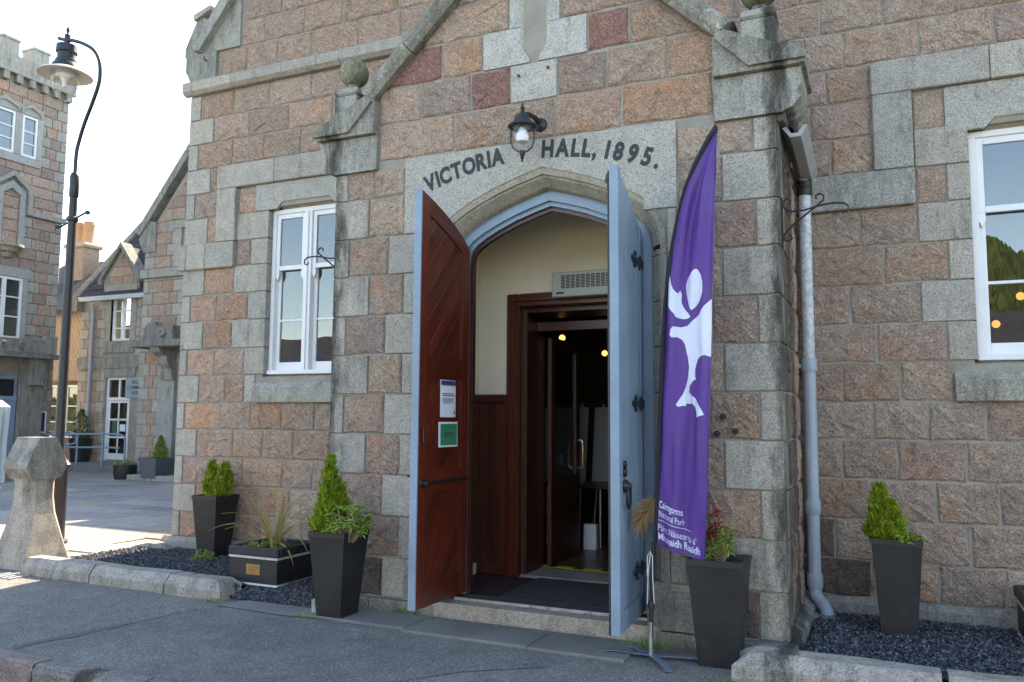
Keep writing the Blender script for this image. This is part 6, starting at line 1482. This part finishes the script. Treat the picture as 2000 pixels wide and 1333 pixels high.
# dressed surrounds, windows
simple_window(tw, FT, 15.02,15.72,9.55,10.85,1,(.33,.62),d=.03); simple_window(tw, FT, 15.95,16.45,9.55,10.85,1,(.33,.62),d=.03); simple_window(tw, FT, 15.15,16.28,3.88,5.74,2,(.36,.68),d=.03)
for nm, r_ in (("window_surround",(15.0,16.62,9.30,9.54)),("window_surround",(15.73,15.94,9.55,10.86)),("window_surround",(16.46,16.62,9.55,10.86)),("window_surround",(15.0,16.62,10.87,11.15)),("window_surround",(16.29,16.45,3.75,5.75)),("window_surround",(14.9,16.5,5.76,6.05))):
    tpoly(nm, rect(*r_), -.01, .06, DRESS, vary((.37,.365,.35), .05, .85))
for y0 in (15.72, 15.95+.25-.25):
    pass
for ya, yb in ((15.02,15.72),(15.95,16.45)):
    ym = (ya+yb)/2; tpoly("arched_head", [(ya-.08,10.88),(ya-.02,11.0),(ym,11.12),(yb+.02,11.0),(yb+.08,10.88),(yb+.08,11.02),(ym,11.26),(ya-.08,11.02)], .061, .11, DRESS, (.35,.345,.32,.8))
tpoly("niche_surround", [(15.35,6.75),(15.50,6.75),(15.50,8.30),(15.77,8.48),(16.04,8.30),(16.04,6.75),(16.2,6.75),(16.2,8.42),(15.77,8.72),(15.35,8.42)], -.01, .07, DRESS, (.36,.355,.34,.85)); tpoly("niche_hood", [(15.25,8.30),(15.30,8.50),(15.77,8.86),(16.24,8.50),(16.28,7.75),(16.40,7.75),(16.40,8.56),(15.77,9.0),(15.15,8.56)], .0, .12, DRESS, (.34,.335,.31,.7))
courses(twall, FT, 15.51, 16.03, 6.78, 8.3, .36, (), (False,False), seed=15)
tpoly("string_course", rect(16.30,17.58,7.74,7.90), -.01, .10, DRESS, (.36,.355,.33,.7))
MB().lathe([(.08,0),(.16,.05),(.2,.15),(.3,.2),(.34,.3),(.45,.34),(.45,.42),(0,.42)], (TX,15.75,6.30), 14).build("carved_corbel", DRESS, tw, (.33,.315,.27,.6), smooth=True)
# parapet: corbel table and merlons
tpoly("parapet", rect(8,17.62,12.0,12.55), -.5, .16, DRESS, (.37,.36,.33,.65))
y_ = 17.62
for k in range(9):
    b = 17.62-k*1.0; tpoly("merlon", rect(b-.52,b,12.552,12.98), -.4, .16, DRESS, vary((.40,.39,.37), .05, .75)); tpoly("merlon_cap", rect(b-.54,b+.02,12.982,13.05), -.42, .19, DRESS, vary((.39,.38,.36), .05, .6))
for k in range(16): tpoly("corbel", [(17.5-k*.42-.18,11.75),(17.5-k*.42,11.75),(17.5-k*.42,12.0),(17.5-k*.42-.18,12.0)], -.01, .14, DRESS, (.33,.32,.29,.5))
# balcony over the entrance
tpoly("balcony_slab", rect(14.2,17.25,3.30,3.44), .0, .65, DRESS, (.22,.215,.20,.35)); tpoly("balcony_parapet", rect(14.2,16.75,3.45,3.85), .45, .60, DRESS, (.27,.265,.25,.4)); tpoly("balcony_pier", rect(16.76,17.1,3.45,4.0), .40, .66, DRESS, (.29,.285,.27,.4))
for k in range(3): MB().lathe([(.12,0),(.10,.03),(.07,.035),(.06,.01)], (TX+.60,14.9+k*.55,3.65), 12, axis=(Vector((0,1,0)),Vector((0,0,1)),Vector((1,0,0)))).build("balcony_roundel", DRESS, tw, (.22,.215,.20,.4), smooth=True)
tpoly("balcony_bracket", [(16.6,2.5),(16.9,2.5),(16.9,3.3),(16.6,3.3)], .0, .45, DRESS, (.26,.255,.24,.4))
tpoly("entrance_pier", rect(16.35,17.1,-.1,3.3), .0, .14, DRESS, (.27,.265,.25,.5)); tpoly("entrance_door", rect(14.6,16.3,-.1,2.75), -.01, .05, BLUE, None); tpoly("door_fanlight", rect(14.75,16.2,2.15,2.65), .051, .06, DARK, None); tpoly("door_rail", rect(14.6,16.3,2.0,2.1), .051, .09, BLUE, None)
nb = thing("notice_board", (TX+.1,17.05,1.0), "white framed notice board with papers on the tower wall", "notice board")
tpoly("board", rect(16.83,17.28,1.06,1.66), .0, .04, plain("navy_felt",(.03,.035,.09),.8,8,.1), None, nb)
for r_ in (rect(16.79,16.83,1.02,1.70),rect(17.28,17.32,1.02,1.70),rect(16.83,17.28,1.66,1.70),rect(16.83,17.28,1.02,1.06)): tpoly("frame", r_, .0, .06, WHITE, None, nb)
tpoly("pinned_paper", rect(16.93,17.12,1.35,1.60), .041, .044, PAPER, None, nb); tpoly("pinned_paper", rect(16.93,17.10,1.10,1.33), .041, .044, PAPER, None, nb)
pieris(-20.6,13.9,-.12,.3,.95,40,"green shrub at the far left behind the bollard",35,L=(.06,.1))
# folded striped canvas at the left edge
st = thing("striped_canopy", (-20,13.0,-.12), "pale green striped market canopy at the left edge", "canopy")
STR1 = plain("pale_green_stripe",(.42,.56,.50),.8,4,.08); STR2 = plain("white_canvas_stripe",(.66,.68,.66),.8,4,.06)
for k in range(7):
    y0 = 12.72+k*.1; d = .03*math.sin(k*2.1); m_ = MB(); m_.prism([(0,-.1),(.05,-.1),(.04+d,.9),(.10+d,1.78),(-.25,1.95),(-.3,1.9),(-.02+d,1.7),(-.02,.9)], lambda u, z: (-20.0+u, y0, z), lambda u, z: (-20.0+u, y0+.098, z)); m_.build("canvas_stripe", STR1 if k % 2 else STR2, st)
# --- low timber-gabled house between tower and community building
tb = thing("timber_gabled_house", (-29.5,23,-.12), "house with diagonal boarded gable and buff chimney between the two granite buildings", "building")
MB().box(-31.2,-26.0,22.0,30,-.15,5.0).build("house_wall", ROCK, tb, (.24,.17,.14))
gb = MB(); gb.prism([(-30.0,2.9),(-28.0,2.9),(-28.0,5.85),(-30.0,5.85)], lambda u, z: (u, 21.86, z), lambda u, z: (u, 21.98, z)); gb.build("gable_backing", TIMBER, tb)
for k in range(24):
    c0 = -27.5+k*.2; po = clip(clip(rect(-29.95,-28.05,2.95,5.8), 1.7, 1, 1.7*-30+2.95+ .36*(k+1)-.03), -1.7, -1, -(1.7*-30+2.95+.36*k))
    if len(po) >= 3: m_ = MB(); m_.prism(po, lambda u, z: (u, 21.80, z), lambda u, z: (u, 21.86, z)); m_.build("diagonal_board", TIMBER, tb)
m_ = MB(); m_.v = [Vector(p) for p in ((-34,21.5,5.7),(-26.5,21.5,5.7),(-26.5,25,8.4),(-34,25,8.4),(-34,21.5,5.55),(-26.5,21.5,5.55),(-26.5,25,8.25),(-34,25,8.25))]
for q in ((0,1,2,3),(4,7,6,5),(0,4,5,1),(1,5,6,2),(2,6,7,3),(3,7,4,0)): m_.face(q)
m_.build("roof_slope", SLATE, tb)
MB().box(-32.0,-30.9,23.6,24.4,6.5,8.75,.03).build("chimney_stack", ROCK, tb, (.42,.30,.22)); MB().box(-32.12,-30.78,23.5,24.5,8.75,8.95,.06).build("chimney_cap", DRESS, tb, (.44,.38,.30))
for x_ in (-31.75,-31.15): MB().lathe([(.24,0),(.22,.1),(.21,.75),(.25,.8),(.25,.88),(.21,.92),(.24,.97),(.2,.99),(.15,.99)], (x_,24.0,8.95), 14).build("chimney_pot", POTCLAY, tb, smooth=True)
simple_window(tb, (Vector((0,21.98,0)),Vector((1,0,0)),Vector((0,-1,0))), -30.2,-28.2,.7,2.75,2,(.3,.6),d=.04)

# ------------------------------------------------------------------ inside the hall, seen through the doors
def globe(x, y, z, label):
    o_ = thing("globe_pendant", (x, y, z), label, "lamp", "lit globe pendants inside the hall"); pr = [(.04*math.sin(math.pi*k/10), .04-.04*math.cos(math.pi*k/10)) for k in range(11)]
    MB().lathe(pr, (x,y,z), 16).build("globe", GLOBE, o_, smooth=True); MB().tube([(x,y,z+.08),(x,y,5.2)], .006, 5).build("flex", BLACK, o_)
globe(-3.677,9.6,2.57,"lit globe pendant seen through the inner doorway"); globe(-3.505,10.8,2.46,"lit globe pendant beside the right door leaf rod")
globe(1.277,9.4,2.80,"lit globe pendant high behind the right window"); globe(1.076,9.6,2.55,"lit globe pendant low behind the right window")
o_ = thing("folding_table", (-3.2,9.9,.03), "dark topped folding table with steel legs inside the hall", "table")
MB().box(-4.0,-2.7,9.6,10.2,.74,.77,.005).build("top", WOODD, o_)
for x_ in (-3.9,-3.2):
    for y_ in (9.66,10.14): MB().tube([(x_,y_,.03),(x_,y_,.74)], .015, 8).build("leg", STEEL, o_)
for x_, y_, lb in ((-4.02,10.5,"white flip chart easel behind the table, left one"),(-3.3,10.6,"white flip chart easel behind the table, right one")):
    o_ = thing("flip_chart", (x_, y_, .03), lb, "easel"); m_ = MB(); m_.prism([(x_-.33,.75),(x_+.33,.75),(x_+.33,1.75),(x_-.33,1.75)], lambda u, z: (u, y_+(z-.75)*.15, z), lambda u, z: (u, y_+(z-.75)*.15+.02, z)); m_.build("board", plain("chart_paper",(.42,.42,.42),.8,4,.05), o_)
    for a in (-.28,.28): MB().tube([(x_+a,y_-.1,.03),(x_+a*.8,y_+.2,1.8)], .014, 6).build("leg", STEEL, o_)
o_ = thing("paper_bag", (-3.26,9.5,.03), "small white paper bag on the hall floor", "bag"); MB().box(-3.34,-3.18,9.44,9.54,.03,.33,.004).build("bag", PAPER, o_)

# ------------------------------------------------------------------ across the street: seen only as reflections in the panes
hl = MB(); rgx = random.Random(17)
def hillh(x): 
    return 14+34*math.exp(-((x-55)/70)**2)+8*math.sin(x*.021+1)+5*math.sin(x*.05)
nxh, nyh = 60, 10
for j in range(nyh+1):
    for i in range(nxh+1):
        x = -420+840*i/nxh; t_ = j/nyh; hl.v.append(Vector((x, -170-330*t_, -.5+1.75*hillh(x)*(t_**1.15)+rgx.uniform(-.6,.6)*t_)))
for j in range(nyh):
    for i in range(nxh): hl.face((j*(nxh+1)+i, j*(nxh+1)+i+1, (j+1)*(nxh+1)+i+1, (j+1)*(nxh+1)+i))
struct(hl.build("hill", GRASSM))
fo = MB()
for k in range(26000):
    x = rgx.uniform(-400,400); t_ = rgx.random()**.8; y = -172-325*t_; z = -.5+1.75*hillh(x)*(t_**1.15); h = rgx.uniform(4,9); r_ = h*rgx.uniform(.28,.5); i0 = len(fo.v); n_ = 6; a0 = rgx.random()*6
    ringz = ((.12,1.0),(.35,.78),(.6,.5))
    for f, s_ in ringz:
        for j in range(n_): a = a0+6.283*j/n_; q = r_*s_*rgx.uniform(.75,1.2); fo.v.append(Vector((x+q*math.cos(a), y+q*math.sin(a), z+h*f+rgx.uniform(-.3,.3))))
    fo.v.append(Vector((x, y, z+h)))
    for b in range(2):
        for j in range(n_): fo.face((i0+b*n_+j, i0+b*n_+(j+1) % n_, i0+(b+1)*n_+(j+1) % n_, i0+(b+1)*n_+j))
    for j in range(n_): fo.face((i0+2*n_+j, i0+2*n_+(j+1) % n_, i0+3*n_))
tag(fo.raw("forest", FORESTM), "dark conifer wood covering the hillside across the street", "forest", None, "stuff")
op = thing("shop_row", (-14,-16,-.2), "low slate roofed shop row across the street, reflected in the windows", "building")
MB().box(-34,22,-22,-14,-.3,3.1).build("shop_wall", plain("pale_render",(.55,.50,.42),.9,1,.1), op); m_ = MB(); m_.prism([(-13.6,3.0),(-18,5.6),(-22.4,3.0)], lambda u, z: (-34.3, u, z), lambda u, z: (22.3, u, z)); m_.build("shop_roof", SLATE, op)
MB().box(-34.4,22.4,-13.68,-13.5,3.0,3.2).build("eaves_board", WHITE, op)
S.render.engine = 'CYCLES'
